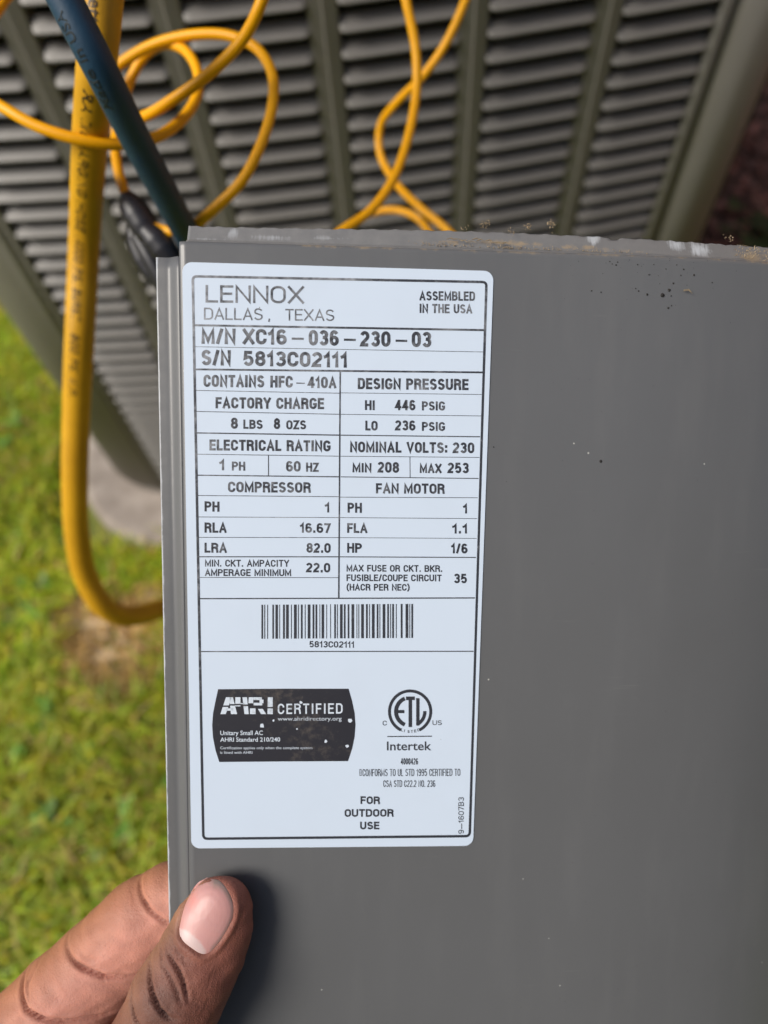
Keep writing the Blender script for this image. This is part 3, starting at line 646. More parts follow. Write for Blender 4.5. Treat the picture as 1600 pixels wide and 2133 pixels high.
# ruled frame and lines
V, Fc, lv = [], [], []
def rule(a, b, w, l=0):
    v, f = ribbon([a, b], w); o = len(V); V.extend(v); lv.extend([l] * 4); Fc.extend([tuple(o + i for i in q) for q in f])
for conv, segs in ((C4, [(85, 324, 1503, 348, 10), (85, 429, 1499, 455, 2.6), (88, 540, 1493, 555, 9), (90, 643, 797, 657, 3), (800, 655, 1489, 663, 2.6), (92, 746, 797, 760, 3.4), (800, 760, 1487, 768, 2.8), (95, 851, 797, 862, 6), (800, 862, 1481, 870, 5), (98, 955, 797, 965, 3.2), (800, 965, 1478, 971, 2.8), (98, 1058, 797, 1066, 5.5), (800, 1066, 1474, 1074, 4)]),
                   (C5, [(98, 122, 792, 128, 3.4), (798, 130, 1470, 133, 3), (100, 227, 790, 230, 3), (796, 230, 1467, 235, 2.8), (102, 327, 790, 328, 3), (794, 328, 1464, 332, 2.6), (103, 422, 790, 422, 5), (794, 422, 1461, 425, 4.6), (105, 523, 788, 524, 3), (107, 627, 1456, 623, 6), (110, 886, 1450, 884, 5)])):
    for x0, y0, x1, y1, w in segs: rule(conv(x0, y0), conv(x1, y1), w / S4, 1)
rule(C4(797, 553), C5(790, 623), 7 / S4, 2); rule(C4(446, 962), C4(446, 1060), 4 / S4, 2); rule(C4(1138, 968), C4(1139, 1070), 3.2 / S4, 2)
corn = [(402, 576), (1013, 588), (978, 1740), (424, 1746)]
fr = []
for i, c in enumerate(corn):
    p, n_ = np.array(corn[i - 1], float), np.array(corn[(i + 1) % 4], float); c = np.array(c, float); r = 9
    a = c + (p - c) / np.linalg.norm(p - c) * r; b = c + (n_ - c) / np.linalg.norm(n_ - c) * r
    fr += [tuple((1 - t) ** 2 * a + 2 * t * (1 - t) * c + t * t * b) for t in np.linspace(0, 1, 6)]
v, f = ribbon(fr + [fr[0]], 5.2); o = len(V); V.extend(v); lv.extend([0] * len(v)); Fc.extend([tuple(o + i for i in q) for q in f])
ink('ruled_lines', V, Fc, lv)
# barcode
V, Fc, lv = [], [], []
bars = [(68, 84), (95, 104), (123, 131), (172, 187), (201, 225), (238, 245), (273, 291), (302, 328), (349, 357), (377, 404), (416, 424), (443, 460), (480, 488), (508, 534), (554, 571), (582, 599), (620, 627), (640, 664), (685, 692), (722, 729), (760, 776), (787, 795), (815, 840), (852, 868), (888, 904), (924, 950), (972, 979), (990, 998), (1016, 1042), (1062, 1079), (1092, 1100), (1118, 1144), (1164, 1180), (1190, 1198), (1220, 1246), (1264, 1280), (1292, 1300), (1311, 1328), (1346, 1354), (1392, 1410), (1438, 1464), (1474, 1482), (1493, 1510)]
for a, b in bars:
    k = 350 / 1600; o = len(V); y0, y1 = 1240 + 87 * k, 1240 + 411 * k; s = -(a - 68) * k * 0.006
    V += [(530 + a * k, y0 + s), (530 + b * k, y0 + s), (530 + b * k, y1 + s), (530 + a * k, y1 + s)]; lv += [0] * 4; Fc.append((o, o + 1, o + 2, o + 3))
ink('barcode', V, Fc, lv)
# certification badge with its white print
bp = [C6(157, 230), C6(486, 227), C6(815, 227)] + [C6(815 + 35 * math.sin(math.radians(t)), 227 + 365 * t / 180) for t in (30, 60, 90, 120, 150)] + [C6(812, 592), C6(486, 594), C6(163, 597)] + [C6(160 - 33 * math.sin(math.radians(t)), 597 - 367 * t / 180) for t in (30, 60, 90, 120, 150)]
ink('badge', bp, [tuple(range(len(bp)))], [0] * len(bp), M_BADGE, 0.04)
V, Fc, lv = [], [], []
def addt(t): 
    o = len(V); V.extend(t[0]); lv.extend(t[2]); Fc.extend([tuple(o + i for i in q) for q in t[1]])
# four bold logo letters cut by a wave
def wave(x): return 316 + 9 * math.sin((x - 170) / 263 * 2 * math.pi + 2.6)
def poly(pts): o = len(V); V.extend([C6(*p) for p in pts]); lv.extend([0] * len(pts)); Fc.append(tuple(range(o, o + len(pts))))
def slab(x0t, x1t, x0b, x1b, yt=270, yb=355):
    """a vertical stroke, split by the white-on-black wave"""
    def at(y, a, b): return a + (b - a) * (y - yt) / (yb - yt)
    m = wave((x0t + x1b) / 2)
    for ya, yb_ in ((yt, min(yb, m - 4)), (max(yt, m + 4), yb)):
        if yb_ - ya > 2: poly([(at(ya, x0t, x0b), ya), (at(ya, x1t, x1b), ya), (at(yb_, x1t, x1b), yb_), (at(yb_, x0t, x0b), yb_)])
slab(197, 226, 169, 196); slab(214, 232, 222, 253); slab(200, 232, 196, 236, 326, 338); slab(244, 270, 244, 270, 270, 316); slab(280, 303, 290, 312); slab(270, 292, 270, 292, 300, 312)
slab(312, 336, 310, 334, 270, 300); slab(318, 346, 318, 346, 326, 355); slab(336, 378, 336, 378, 270, 284); slab(366, 386, 366, 386, 282, 300); slab(336, 380, 336, 380, 298, 311); slab(352, 376, 374, 400, 320, 355); slab(408, 433, 406, 433)
a, b = C6(458, 355), C6(785, 352); addt(stroke_text('CERTIFIED', a[0], b[0], a[1], b[1], 52 / S6, .15, .2))
a, b = C6(458, 388), C6(780, 387); addt(font_text('www.ahridirectory.org', a[0], b[0], a[1], b[1], 21 / S6))
a, b = C6(168, 461), C6(383, 460); addt(font_text('Unitary Small AC', a[0], b[0], a[1], b[1], 23 / S6, .012))
a, b = C6(168, 494), C6(470, 493); addt(font_text('AHRI Standard 210/240', a[0], b[0], a[1], b[1], 22 / S6, .012))
a, b = C6(168, 532), C6(632, 531); addt(font_text('Certification applies only when the complete system', a[0], b[0], a[1], b[1], 14 / S6))
a, b = C6(168, 555), C6(330, 555); addt(font_text('is listed with AHRI', a[0], b[0], a[1], b[1], 14 / S6))
for x, y, r in ((378, 413, 13), (822, 388, 13), (700, 492, 9), (437, 387, 6), (808, 516, 10), (574, 296, 9), (555, 430, 5)): poly([(x + r * rng.uniform(.6, 1.1) * math.cos(q), y + r * rng.uniform(.6, 1.1) * math.sin(q)) for q in np.linspace(0, 6.28, 9)[:-1]])
ink('badge_lettering', V, Fc, lv, M_WHITEINK, 0.075)
# round listing mark
V, Fc, lv = [], [], []
def rib6(pts, w, l=0):
    v, f = ribbon([C6(*p) for p in pts], w / S6); addt((v, f, [l] * len(v)))
cxm, cym = 1125, 342
rib6([(cxm + 104 * math.cos(math.radians(a)), cym - 104 * math.sin(math.radians(a))) for a in np.linspace(-63, 243, 60)], 15)
rib6([(cxm + 71 * math.cos(math.radians(a)), cym - 71 * math.sin(math.radians(a))) for a in np.linspace(112, 248, 24)], 20)
rib6([(1062, 342), (1096, 342)], 16, 1)
rib6([(1126, 272), (1126, 420)], 18); rib6([(1104, 275), (1149, 275)], 18, 1)
rib6([(1164, 274), (1164, 412)], 17); rib6([(cxm + 74 * math.cos(math.radians(a)), cym - 74 * math.sin(math.radians(a))) for a in np.linspace(-62, 2, 14)], 17, 1)
rib6([(1010, 468), (1235, 466)], 5)
for ch_, a in zip('LISTED', np.linspace(-114, -66, 6)):
    v, f, l = stroke_text(ch_, 0, 11 if ch_ != 'I' else 3, 0, 0, 14, .2); c, s = math.cos(math.radians(a + 90)), math.sin(math.radians(a + 90))
    ox, oy = cxm + 108 * math.cos(math.radians(a)), cym - 108 * math.sin(math.radians(a))
    addt(([C6(ox + (p[0] - 5) * c + p[1] * s, oy - (p[0] - 5) * s + p[1] * c) for p in v], f, l))
ink('listing_mark', V, Fc, lv)

# dirt, specks and chaff stuck to the panel
V, Fc = [], []
def speck(px, py, r, asp=1.0, n=-0.0):
    p = local(px, py); z = bend(p[0]) + 0.06 * MM + wob(p[0], p[1]); o = len(V); a0 = rng.uniform(0, 3)
    R = r * 0.75 / 7.4 * MM
    for j in range(8):
        q = 6.283 * j / 8; rr = R * rng.uniform(.65, 1.15); V.append((p[0] + rr * math.cos(q) * asp, p[1] + rr * math.sin(q), z))
    V.append((p[0], p[1], z + R * 0.5)); Fc.extend([(o + j, o + (j + 1) % 8, o + 8) for j in range(8)])
for px, py, r in ((1380, 615, 6.5), (1395, 604, 5), (1348, 613, 3.5), (1399, 616, 2.6), (1330, 606, 2.4), (1393, 641, 3), (1400, 636, 2), (1404, 590, 3), (1448, 572, 3.2), (1426, 560, 2.4), (1420, 573, 2), (1251, 961, 4.6), (1028, 931, 2.2), (1232, 606, 2.2), (1252, 609, 2.2), (1488, 587, 2), (1324, 601, 1.8), (1283, 552, 2.4), (1286, 546, 2), (1270, 545, 2), (1275, 550, 1.8), (1328, 551, 2), (1362, 551, 2), (1388, 560, 1.8), (1352, 572, 2), (1411, 551, 1.8)): speck(px, py, r)
for k in range(34): speck(rng.normal(1350, 90), 535 + abs(rng.normal(0, 35)) + max(0, 0), rng.uniform(0.5, 1.2))
for k in range(70): speck(rng.uniform(1040, 1590), rng.uniform(560, 2100), rng.uniform(0.5, 1.0))
o = obj('dirt_specks', V, Fc, M_SPECK, panel); o['kind'] = 'stuff'
V, Fc = [], []
def chaff(px, py, L, n=-1.2 * MM, ang=None, lift=None):
    p = local(px, py, n); a = rng.uniform(0, 6.28) if ang is None else ang; d = np.array([math.cos(a), math.sin(a), (rng.uniform(-.2, .7) if lift is None else lift)])
    L *= MM; s = np.cross(d, [0, 0, 1.0]); s = s / np.linalg.norm(s) * rng.uniform(.05, .14) * MM; o = len(V)
    b2 = np.array([rng.normal(0, .15), rng.normal(0, .15), 0]) * L
    for q, w in ((p, 1), (p + d * L / 2 + b2, 1.1), (p + d * L, .2)): V.append(q + s * w); V.append(q - s * w); V.append(q + np.array([0, 0, 1.2 * np.linalg.norm(s)]) * w)
    for k in (0, 3): Fc.extend([(o + k, o + k + 3, o + k + 5, o + k + 2), (o + k + 2, o + k + 5, o + k + 4, o + k + 1), (o + k + 1, o + k + 4, o + k + 3, o + k)])
foldy = lambda px: np.interp(px, [380, 850, 1200, 1375, 1525, 1600], [502, 511, 524, 535, 543, 549])
for k in range(240):
    px = rng.choice([rng.normal(930, 35), rng.normal(1065, 22), rng.uniform(860, 1340), rng.normal(1210, 60)]); chaff(px, foldy(px) - abs(rng.normal(0, 4)) - 1, rng.uniform(.10, .40), rng.uniform(-1.95, -1.5) * MM)
for k in range(80): px = rng.uniform(1530, 1600); chaff(px, np.interp(px, [1530, 1600], [510, 522]) + rng.uniform(-2, 24), rng.uniform(.2, .7), -2.3 * MM)
for cx0, cy0, c in ((1008, 468, 26), (1098, 473, 20), (1147, 467, 26), (1065, 482, 12), (1520, 496, 12), (970, 478, 6)):
    for k in range(c): chaff(cx0 + rng.normal(0, 5), cy0 + rng.normal(0, 4), rng.uniform(.2, .65), -1.9 * MM)
for k in range(14): chaff(930 + k * 9, 497 + 0.07 * k * 9 + rng.normal(0, 1.5), 2.2, -1.2 * MM, -0.08 + rng.normal(0, .1), 0.0)
chaff(1424, 606, 2.6, 0.3 * MM, -0.25, 0.02); chaff(1424, 604, 2.4, 0.35 * MM, -0.22, 0.03)
o = obj('dry_chaff', V, Fc, M_STRAW, panel); o['kind'] = 'stuff'

# ------------------------------------------------------------------ hoses and cables
def W(*pts):
    """mixed list: ('p', px, py, depth) or world xyz"""
    return [P(*q[1:]) if q[0] == 'p' else np.array(q) for q in pts]
def p_(px, py, d): return ('p', px, py, d)
TOCAM = -RC[:, 2]
def cable_mesh(name, pts, r, mat, parent=None, n=14, seg=16):
    path = catmull(W(*pts), n); V, Fc = tube(path, r, TOCAM, seg); return obj(name, V, Fc, mat, parent, True), path
def wrap_text(path, r, chunks, mat, parent, phi0, cap, upward=False, slant=0.0):
    """print along a hose: chunks = (text, start s, end s) as arc length in metres; phi0 = angle round the hose from the camera side"""
    T, A, B = frames(path, TOCAM); seg = np.linalg.norm(np.diff(path, axis=0), axis=1); S = np.concatenate([[0], np.cumsum(seg)])
    for txt, s0, s1, kind in chunks:
        v, f, l = (font_text if kind == 'f' else stroke_text)(txt, 0, s1 - s0, 0, 0, cap, *((0.016,) if kind == 'f' else (.17, .14)))
        bm = bmesh.new(); vs = [bm.verts.new((q[0], q[1], 0)) for q in v]
        for q in f:
            try: bm.faces.new([vs[i] for i in q])
            except ValueError: pass
        out = []
        for q in bm.verts:
            s = s1 - q.co.x if upward else s0 + q.co.x; h = -q.co.y - cap / 2 + slant * q.co.x * 0
            if upward: h = -h
            if slant: s += slant * h
            c = np.array([np.interp(s, S, path[:, k]) for k in range(3)]); a = np.array([np.interp(s, S, A[:, k]) for k in range(3)]); b = np.array([np.interp(s, S, B[:, k]) for k in range(3)])
            # text height runs to the right of the picture
            ph = phi0 + h / r; right = b if (b @ RC[:, 0]) > 0 else -b
            out.append(c + (r + 0.00012) * (math.cos(ph) * a + math.sin(ph) * right))
        for q, o in zip(bm.verts, out): q.co = o
        bmesh.ops.recalc_face_normals(bm, faces=bm.faces[:]); me = bpy.data.meshes.new('printed_text'); bm.to_mesh(me); bm.free(); me.materials.append(mat); link('printed_text', me, parent)
def arc_at(path, py):
    """arc length where the hose crosses photo row py"""
    q = (path - CAM) @ RC; y = CY + F * q[:, 1] / q[:, 2]; S = np.concatenate([[0], np.cumsum(np.linalg.norm(np.diff(path, axis=0), axis=1))])
    o = np.argsort(y[:len(y)]); return float(np.interp(py, y[o], S[o]))

# thick yellow charging hose
YH = [(-0.14, 0.60, 0.960), (-0.135, 0.50, 0.970), (-0.13, 0.40, 0.935), p_(232, -160, 0.250), p_(216, -20, 0.252), p_(202, 130, 0.260), p_(187, 300, 0.292), p_(176, 500, 0.335), p_(166, 700, 0.352), p_(159, 860, 0.375), p_(156, 1000, 0.395), p_(160, 1110, 0.415), p_(178, 1200, 0.435), p_(215, 1262, 0.45), p_(262, 1283, 0.47), p_(330, 1270, 0.50), p_(430, 1230, 0.57), p_(540, 1150, 0.70), p_(600, 1060, 0.86), p_(615, 1010, 0.925)]
yroot = empty('charging_hose', 'thick yellow rubber refrigerant charging hose with black print, looping down past the panel', 'hose', Matrix.Translation((0, 0, 0)))
yh, ypath = cable_mesh('hose', YH, 0.0070, M_HOSE, yroot, 16, 24)
s = lambda y: arc_at(ypath[30:250], y) + np.linalg.norm(np.diff(ypath[:31], axis=0), axis=1).sum()
wrap_text(ypath, 0.0070, [('Better', s(-4), s(98), 'f')], M_HOSEINK, yroot, -0.02, 0.0050)
wrap_text(ypath, 0.0070, [('RA', s(172), s(214), 'f'), ('TM', s(224), s(246), 's'), ('CHARGING HOSE', s(252), s(466), 's'), ('.', s(478), s(484), 's'), ('4000 PSI', s(488), s(592), 's'), ('BURST', s(602), s(664), 's'), ('800 PSI W.P.', s(690), s(815), 's')], M_HOSEINK, yroot, 0.02, 0.0040, slant=0.22)
obj('brass_fitting', *tube(np.array([ypath[-1] + (ypath[-1] - ypath[-4]) / np.linalg.norm(ypath[-1] - ypath[-4]) * t for t in (-0.004, 0.02)]), 0.0085, TOCAM, 6), mat_plain('brass', (0.45, 0.32, 0.10), (0.35, 0.24, 0.08), 0.35, 80), yroot)
# dark blue hose in front of it
BH = [(-0.20, 0.58, 0.960), (-0.20, 0.49, 0.968), (-0.185, 0.38, 0.93), p_(60, -160, 0.222), p_(131, -10, 0.230), p_(205, 135, 0.2405), p_(288, 300, 0.268), p_(358, 430, 0.296), p_(410, 530, 0.33), p_(480, 680, 0.40), p_(560, 830, 0.52), p_(640, 930, 0.70), p_(690, 960, 0.86), p_(700, 965, 0.955)]
broot = empty('blue_hose', 'dark blue rubber refrigerant hose crossing in front of the yellow hose', 'hose', Matrix.Translation((0, 0, 0)))
bh, bpath = cable_mesh('hose', BH, 0.00575, M_BLUE, broot, 16, 24)
sb = lambda y: arc_at(bpath[40:140], y) + np.linalg.norm(np.diff(bpath[:41], axis=0), axis=1).sum()
wrap_text(bpath, 0.00575, [('USA', sb(24), sb(82), 'f'), ('in', sb(95), sb(118), 'f'), ('Made', sb(130), sb(205), 'f')], M_BLUEINK, broot, -0.75, 0.0036, upward=True)

# thin yellow cables
RCB = 0.00225
C1 = [(0.02, 0.60, 0.957), (0.02, 0.49, 0.962), (0.0, 0.40, 0.93), p_(590, -160, 0.262), p_(546, 0, 0.268), p_(508, 78, 0.276), p_(440, 150, 0.284), p_(360, 208, 0.292), p_(300, 243, 0.302), p_(240, 250, 0.318), p_(205, 215, 0.325), p_(208, 168, 0.325), p_(245, 137, 0.322), p_(315, 95, 0.318), p_(400, 73, 0.313), p_(480, 75, 0.309), p_(536, 102, 0.306), p_(567, 155, 0.302), p_(568, 215, 0.300), p_(546, 295, 0.300), p_(505, 375, 0.302), p_(450, 432, 0.306), p_(400, 472, 0.314), p_(358, 482, 0.318), p_(322, 474, 0.320), p_(300, 462, 0.320)]
o, _ = cable_mesh('yellow_cable', C1, RCB, M_CABLE); tag(o, 'thin yellow cable making the wide loop beside the dark blue hose', 'cable', 'thin yellow cables')
C2 = [p_(-260, 90, 0.30), p_(-120, 150, 0.290), p_(0, 220, 0.278), p_(80, 264, 0.278), p_(170, 292, 0.2805), p_(245, 301, 0.286), p_(320, 288, 0.294), p_(378, 250, 0.303), p_(410, 200, 0.309), p_(412, 150, 0.312), p_(385, 105, 0.316), p_(345, 92, 0.320), p_(305, 112, 0.327), p_(275, 160, 0.332), p_(256, 215, 0.332), p_(243, 270, 0.328), p_(243, 335, 0.322), p_(258, 395, 0.319), p_(272, 425, 0.319)]
C2 = [(-0.42, 0.66, 0.955), (-0.40, 0.55, 0.962), (-0.345, 0.44, 0.90)] + C2[1:]
o, _ = cable_mesh('yellow_cable', C2, RCB, M_CABLE); tag(o, 'thin yellow cable crossing the thick yellow hose and making the small tight loop', 'cable', 'thin yellow cables')
C3 = [(0.07, 0.60, 0.957), (0.06, 0.49, 0.962), (0.05, 0.42, 0.90), p_(828, -90, 0.325), p_(848, 10, 0.332), p_(865, 95, 0.338), p_(868, 180, 0.342), p_(852, 280, 0.342), p_(818, 375, 0.340), p_(770, 440, 0.338), p_(700, 490, 0.335), p_(640, 560, 0.34), p_(660, 660, 0.36), p_(760, 700, 0.40)]
o, _ = cable_mesh('yellow_cable', C3, RCB, M_CABLE); tag(o, 'thin yellow cable hanging in a free bow, in front of the kinked cable it crosses', 'cable', 'thin yellow cables')
C4_ = [(0.15, 0.60, 0.957), (0.15, 0.49, 0.962), (0.135, 0.43, 0.92), p_(1000, -90, 0.365), p_(966, 10, 0.368), p_(928, 92, 0.375), p_(880, 160, 0.385), p_(826, 214, 0.40), p_(793, 262, 0.415), p_(792, 318, 0.42), p_(824, 380, 0.415), p_(875, 432, 0.405), p_(930, 478, 0.40), p_(1000, 560, 0.40), p_(1020, 700, 0.43)]
o, _ = cable_mesh('yellow_cable', C4_, RCB, M_CABLE); tag(o, 'thin yellow cable kinked close to the louvers behind the hanging bow', 'cable', 'thin yellow cables')
C5_ = [p_(640, 640, 0.48), p_(690, 520, 0.47), p_(740, 462, 0.46), p_(790, 440, 0.455), p_(838, 440, 0.45), p_(878, 462, 0.445), p_(920, 530, 0.45), p_(960, 640, 0.47)]
o, _ = cable_mesh('yellow_cable', C5_, RCB, M_CABLE); tag(o, 'short arch of thin yellow cable just above the panel edge, against the louvers', 'cable', 'thin yellow cables')
C6_ = [(-0.30, 0.66, 0.955), (-0.29, 0.56, 0.962), (-0.265, 0.45, 0.93), p_(40, -70, 0.33), p_(8, 2, 0.325), p_(-30, 50, 0.32), p_(-120, 130, 0.32), p_(-260, 300, 0.34)]
o, _ = cable_mesh('yellow_cable', C6_, RCB, M_CABLE); tag(o, 'bit of thin yellow cable passing the louvers beside the dark blue hose top', 'cable', 'thin yellow cables')

# black spring clamp on the end of the cables
cl = empty('pipe_clamp', 'black plastic sensor clamp hanging on the thin yellow cables', 'clamp', Matrix.Translation(Vector(P(290, 470, 0.322))))
CO = P(290, 470, 0.322)
def cpart(name, pts, rad, n=10, flatten=1.0):
    path = catmull([P(*q) for q in pts], n); r = np.interp(np.linspace(0, 1, len(path)), np.linspace(0, 1, len(rad)), rad)
    V, Fc = tube(path, r, TOCAM, 18); V = [np.asarray(v) - CO for v in V]; return obj(name, V, Fc, M_CLAMP, cl, True)
M_CLAMP = mat_plain('clamp_plastic', (0.012, 0.012, 0.016), (0.018, 0.018, 0.024), 0.42, 60)
cpart('sleeve', [(262, 405, .320), (276, 430, .320), (296, 462, .321), (312, 490, .322)], [.0030, .0056, .0066, .0064, .0055])
cpart('handle', [(276, 470, .330), (290, 520, .332), (310, 560, .334), (340, 600, .336)], [.0035, .0044, .0046, .0040, .003])
cpart('jaw', [(300, 475, .318), (330, 505, .320), (352, 535, .322), (372, 580, .326)], [.0040, .0060, .0062, .0052, .004])
cpart('jaw', [(286, 490, .326), (318, 545, .328), (350, 600, .332), (380, 640, .336)], [.0036, .0040, .0042, .0040, .003])

# ------------------------------------------------------------------ the hand (panel axes, metres)
def fin(pts):
    out = []
    for px, py, n_, hw, fl in pts:
        q = local(px, py, n_ * MM); dep = (PT + _M @ q)[2]; out.append((q, hw / F * dep, fl))
    return out
THUMB = fin([(458, 1893, 6.6, 68, .68), (444, 1930, 7.2, 82, .64), (422, 1982, 8.4, 88, .68), (397, 2030, 10.2, 92, .76), (369, 2078, 11.6, 97, .82), (330, 2150, 12.2, 90, .86), (262, 2255, 10.5, 96, .9), (160, 2390, 3, 122, .95), (30, 2540, -10, 150, .85)])
INDEX = fin([(470, 1836, -13.5, 70, .84), (420, 1858, -15, 82, .84), (362, 1888, -15.6, 90, .82), (303, 1926, -15.2, 97, .84), (209, 2014, -13.5, 98, .88), (134, 2086, -11, 103, .9), (60, 2160, -9, 106, .9), (-30, 2255, -9, 120, .85), (-150, 2380, -12, 132, .8)])
MIDDLE = fin([(575, 1940, -14.5, 72, .84), (480, 2000, -17, 86, .84), (390, 2085, -18.5, 93, .86), (290, 2195, -18, 98, .88), (190, 2300, -15, 108, .88), (90, 2400, -13, 118, .82), (-50, 2530, -14, 130, .75)])
RING = fin([(640, 2060, -14.5, 68, .84), (560, 2130, -17, 80, .84), (460, 2235, -18.5, 88, .86), (360, 2340, -18, 93, .88), (260, 2440, -16, 102, .88), (160, 2540, -14, 115, .82), (30, 2660, -14, 128, .75)])
LITTLE = fin([(640, 2230, -14.5, 60, .84), (570, 2300, -16.5, 70, .84), (480, 2390, -17, 76, .86), (400, 2470, -17, 82, .88), (310, 2560, -15, 95, .88), (220, 2650, -14, 108, .82), (90, 2770, -14, 122, .75)])
PALM = fin([(-130, 2430, -12, 140, .65), (-120, 2620, -12, 175, .55), (-40, 2760, -12, 160, .55), (-150, 2860, -10, 185, .6), (-330, 3060, -5, 190, .72), (-560, 3320, 5, 210, .85), (-900, 3700, 20, 240, .9)])
def chain_sd(p, ch):
    A = np.array([c[0] for c in ch]); R = max(c[1] for c in ch) + 0.006          # far points need no exact distance
    m = np.all((p > A.min(0) - R) & (p < A.max(0) + R), axis=1); out = np.full(len(p), 0.02)
    if m.any(): out[m] = chain_near(p[m], ch)
    return out
def chain_near(p, ch):
    best = None
    for (a, ra, fa), (b, rb, fb) in zip(ch[:-1], ch[1:]):
        ab = b - a; t = np.clip(((p - a) @ ab) / (ab @ ab), 0, 1); fl = fa + (fb - fa) * t
        v = p - a - t[:, None] * ab; v[:, 2] = v[:, 2] / fl; d = np.linalg.norm(v, axis=1) - (ra + (rb - ra) * t)
        best = d if best is None else smin(best, d, 0.0012)
    return best
def smin(a, b, k): h = np.clip(0.5 + 0.5 * (b - a) / k, 0, 1); return b + (a - b) * h - k * h * (1 - h)
CH = [THUMB, INDEX, MIDDLE, RING, LITTLE]
def sdf(p):
    d = chain_sd(p, PALM)
    for c in CH[1:]: d = smin(d, chain_sd(p, c), 0.0025)
    return smin(d, chain_sd(p, THUMB), 0.0022)
def grad(p, f, e=0.00015):
    g_ = np.stack([f(p + np.eye(3)[k] * e) - f(p - np.eye(3)[k] * e) for k in range(3)], 1) / (2 * e); return g_
bm = bmesh.new()
for c in CH + [PALM]:
    for (a, ra, fa), (b, rb, fb) in zip(c[:-1], c[1:]):
        L = np.linalg.norm(b - a)
        for t in np.linspace(0, 1, max(2, int(L / 0.006)), endpoint=(c[-1][0] is b)):
            q = a + (b - a) * t; r = ra + (rb - ra) * t; fl = fa + (fb - fa) * t
            bmesh.ops.create_icosphere(bm, subdivisions=3, radius=r, matrix=Matrix.Translation(Vector(q)) @ Matrix.Diagonal((1, 1, fl, 1)))
me = bpy.data.meshes.new('tmp'); bm.to_mesh(me); bm.free(); to = link('tmp', me); rm = to.modifiers.new('r', 'REMESH'); rm.mode = 'VOXEL'; rm.voxel_size = 0.00062
dg = bpy.context.evaluated_depsgraph_get(); em = to.evaluated_get(dg).to_mesh()
HV = np.empty(len(em.vertices) * 3); em.vertices.foreach_get('co', HV); HV = HV.reshape(-1, 3)
HF = np.empty(len(em.loops), np.int32); em.loops.foreach_get('vertex_index', HF); HS = np.empty(len(em.polygons), np.int32); em.polygons.foreach_get('loop_total', HS)
to.evaluated_get(dg).to_mesh_clear(); bpy.data.objects.remove(to); bpy.data.meshes.remove(me)
for _ in range(3):
    gd = grad(HV, sdf); HV = HV - (sdf(HV) / np.maximum(0.3, (gd ** 2).sum(1)))[:, None] * gd
gd = grad(HV, sdf); NRM = gd / np.linalg.norm(gd, axis=1)[:, None]
dT, dI = chain_sd(HV, THUMB), np.minimum(chain_sd(HV, INDEX), np.minimum(chain_sd(HV, MIDDLE), chain_sd(HV, PALM)))
isT = np.clip(0.5 + (dI - dT) / 0.003, 0, 1); front = np.clip(NRM[:, 2] * 2.0 + 0.35, 0, 1)
def pl_dist(pts, n_, reach):
    """vertices near a polyline given in photo pixels: their index, distance in the panel plane (metres) and position along it"""
    q = np.array([local(x, y, n_ * MM)[:2] for x, y in pts]); lo, hi = q.min(0) - reach, q.max(0) + reach
    idx = np.nonzero((HV[:, 0] > lo[0]) & (HV[:, 0] < hi[0]) & (HV[:, 1] > lo[1]) & (HV[:, 1] < hi[1]))[0]
    X = HV[idx, :2]; best = np.full(len(idx), 9.0); pos = np.zeros(len(idx)); N = len(q) - 1
    for i, (a, b) in enumerate(zip(q[:-1], q[1:])):
        ab = b - a; t = np.clip(((X - a) @ ab) / (ab @ ab), 0, 1); d = np.linalg.norm(X - a - t[:, None] * ab, axis=1)
        m = d < best; best[m] = d[m]; pos[m] = (i + t[m]) / N
    return idx, best, pos
disp = np.zeros(len(HV)); crease = np.zeros(len(HV))
def cut(pts, n_, depth, sg, broad, who, fade=True):
    idx, d, pos = pl_dist(pts, n_, (6.5 if broad else 1.2) * MM); e = np.sin(np.pi * np.clip(pos, 0.02, 0.98)) ** 0.6 * (0.92 + 0.08 * np.sin(pos * 19 + n_ + len(pts))) if fade else 1.0
    w = (who * front)[idx] * e
    disp[idx] -= w * (depth * MM * (np.exp(-(d / (sg * MM)) ** 2) - 0.22 * np.exp(-((d - 2.6 * sg * MM) / (1.5 * sg * MM)) ** 2)) + broad * MM * np.exp(-(d / (2.6 * MM)) ** 2))
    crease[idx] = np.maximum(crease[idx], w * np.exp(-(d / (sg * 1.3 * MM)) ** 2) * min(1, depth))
isI = 1 - isT
cut([(262, 1868), (283, 1886), (310, 1905), (345, 1924), (380, 1936)], -4, 1.3, .48, .6, isI)
cut([(118, 1994), (157, 2009), (190, 2018), (219, 2027), (276, 2034), (330, 2036)], -3, 2.0, .50, 1.0, isI)
cut([(10, 2052), (39, 2077), (61, 2091), (98, 2099), (140, 2106), (203, 2113), (260, 2118)], -2, 2.0, .50, .9, isI)
cut([(60, 2040), (48, 2062), (66, 2084)], -2, .45, .35, .1, isI)
cut([(150, 1985), (175, 1998), (210, 2000)], -3, .25, .3, .1, isI)
for k in range(90):
    f_ = rng.uniform(0, 1); x, y = 330 - 300 * f_ + rng.uniform(-50, 50), 1880 + 215 * f_ + rng.uniform(-45, 60); a = rng.uniform(.55, 1.15); L = rng.uniform(10, 38)
    cut([(x, y), (x + L * .5 * math.cos(a) + rng.normal(0, 1), y + L * .5 * math.sin(a)), (x + L * math.cos(a), y + L * math.sin(a))], -3, rng.uniform(.05, .14), .2, 0, isI)
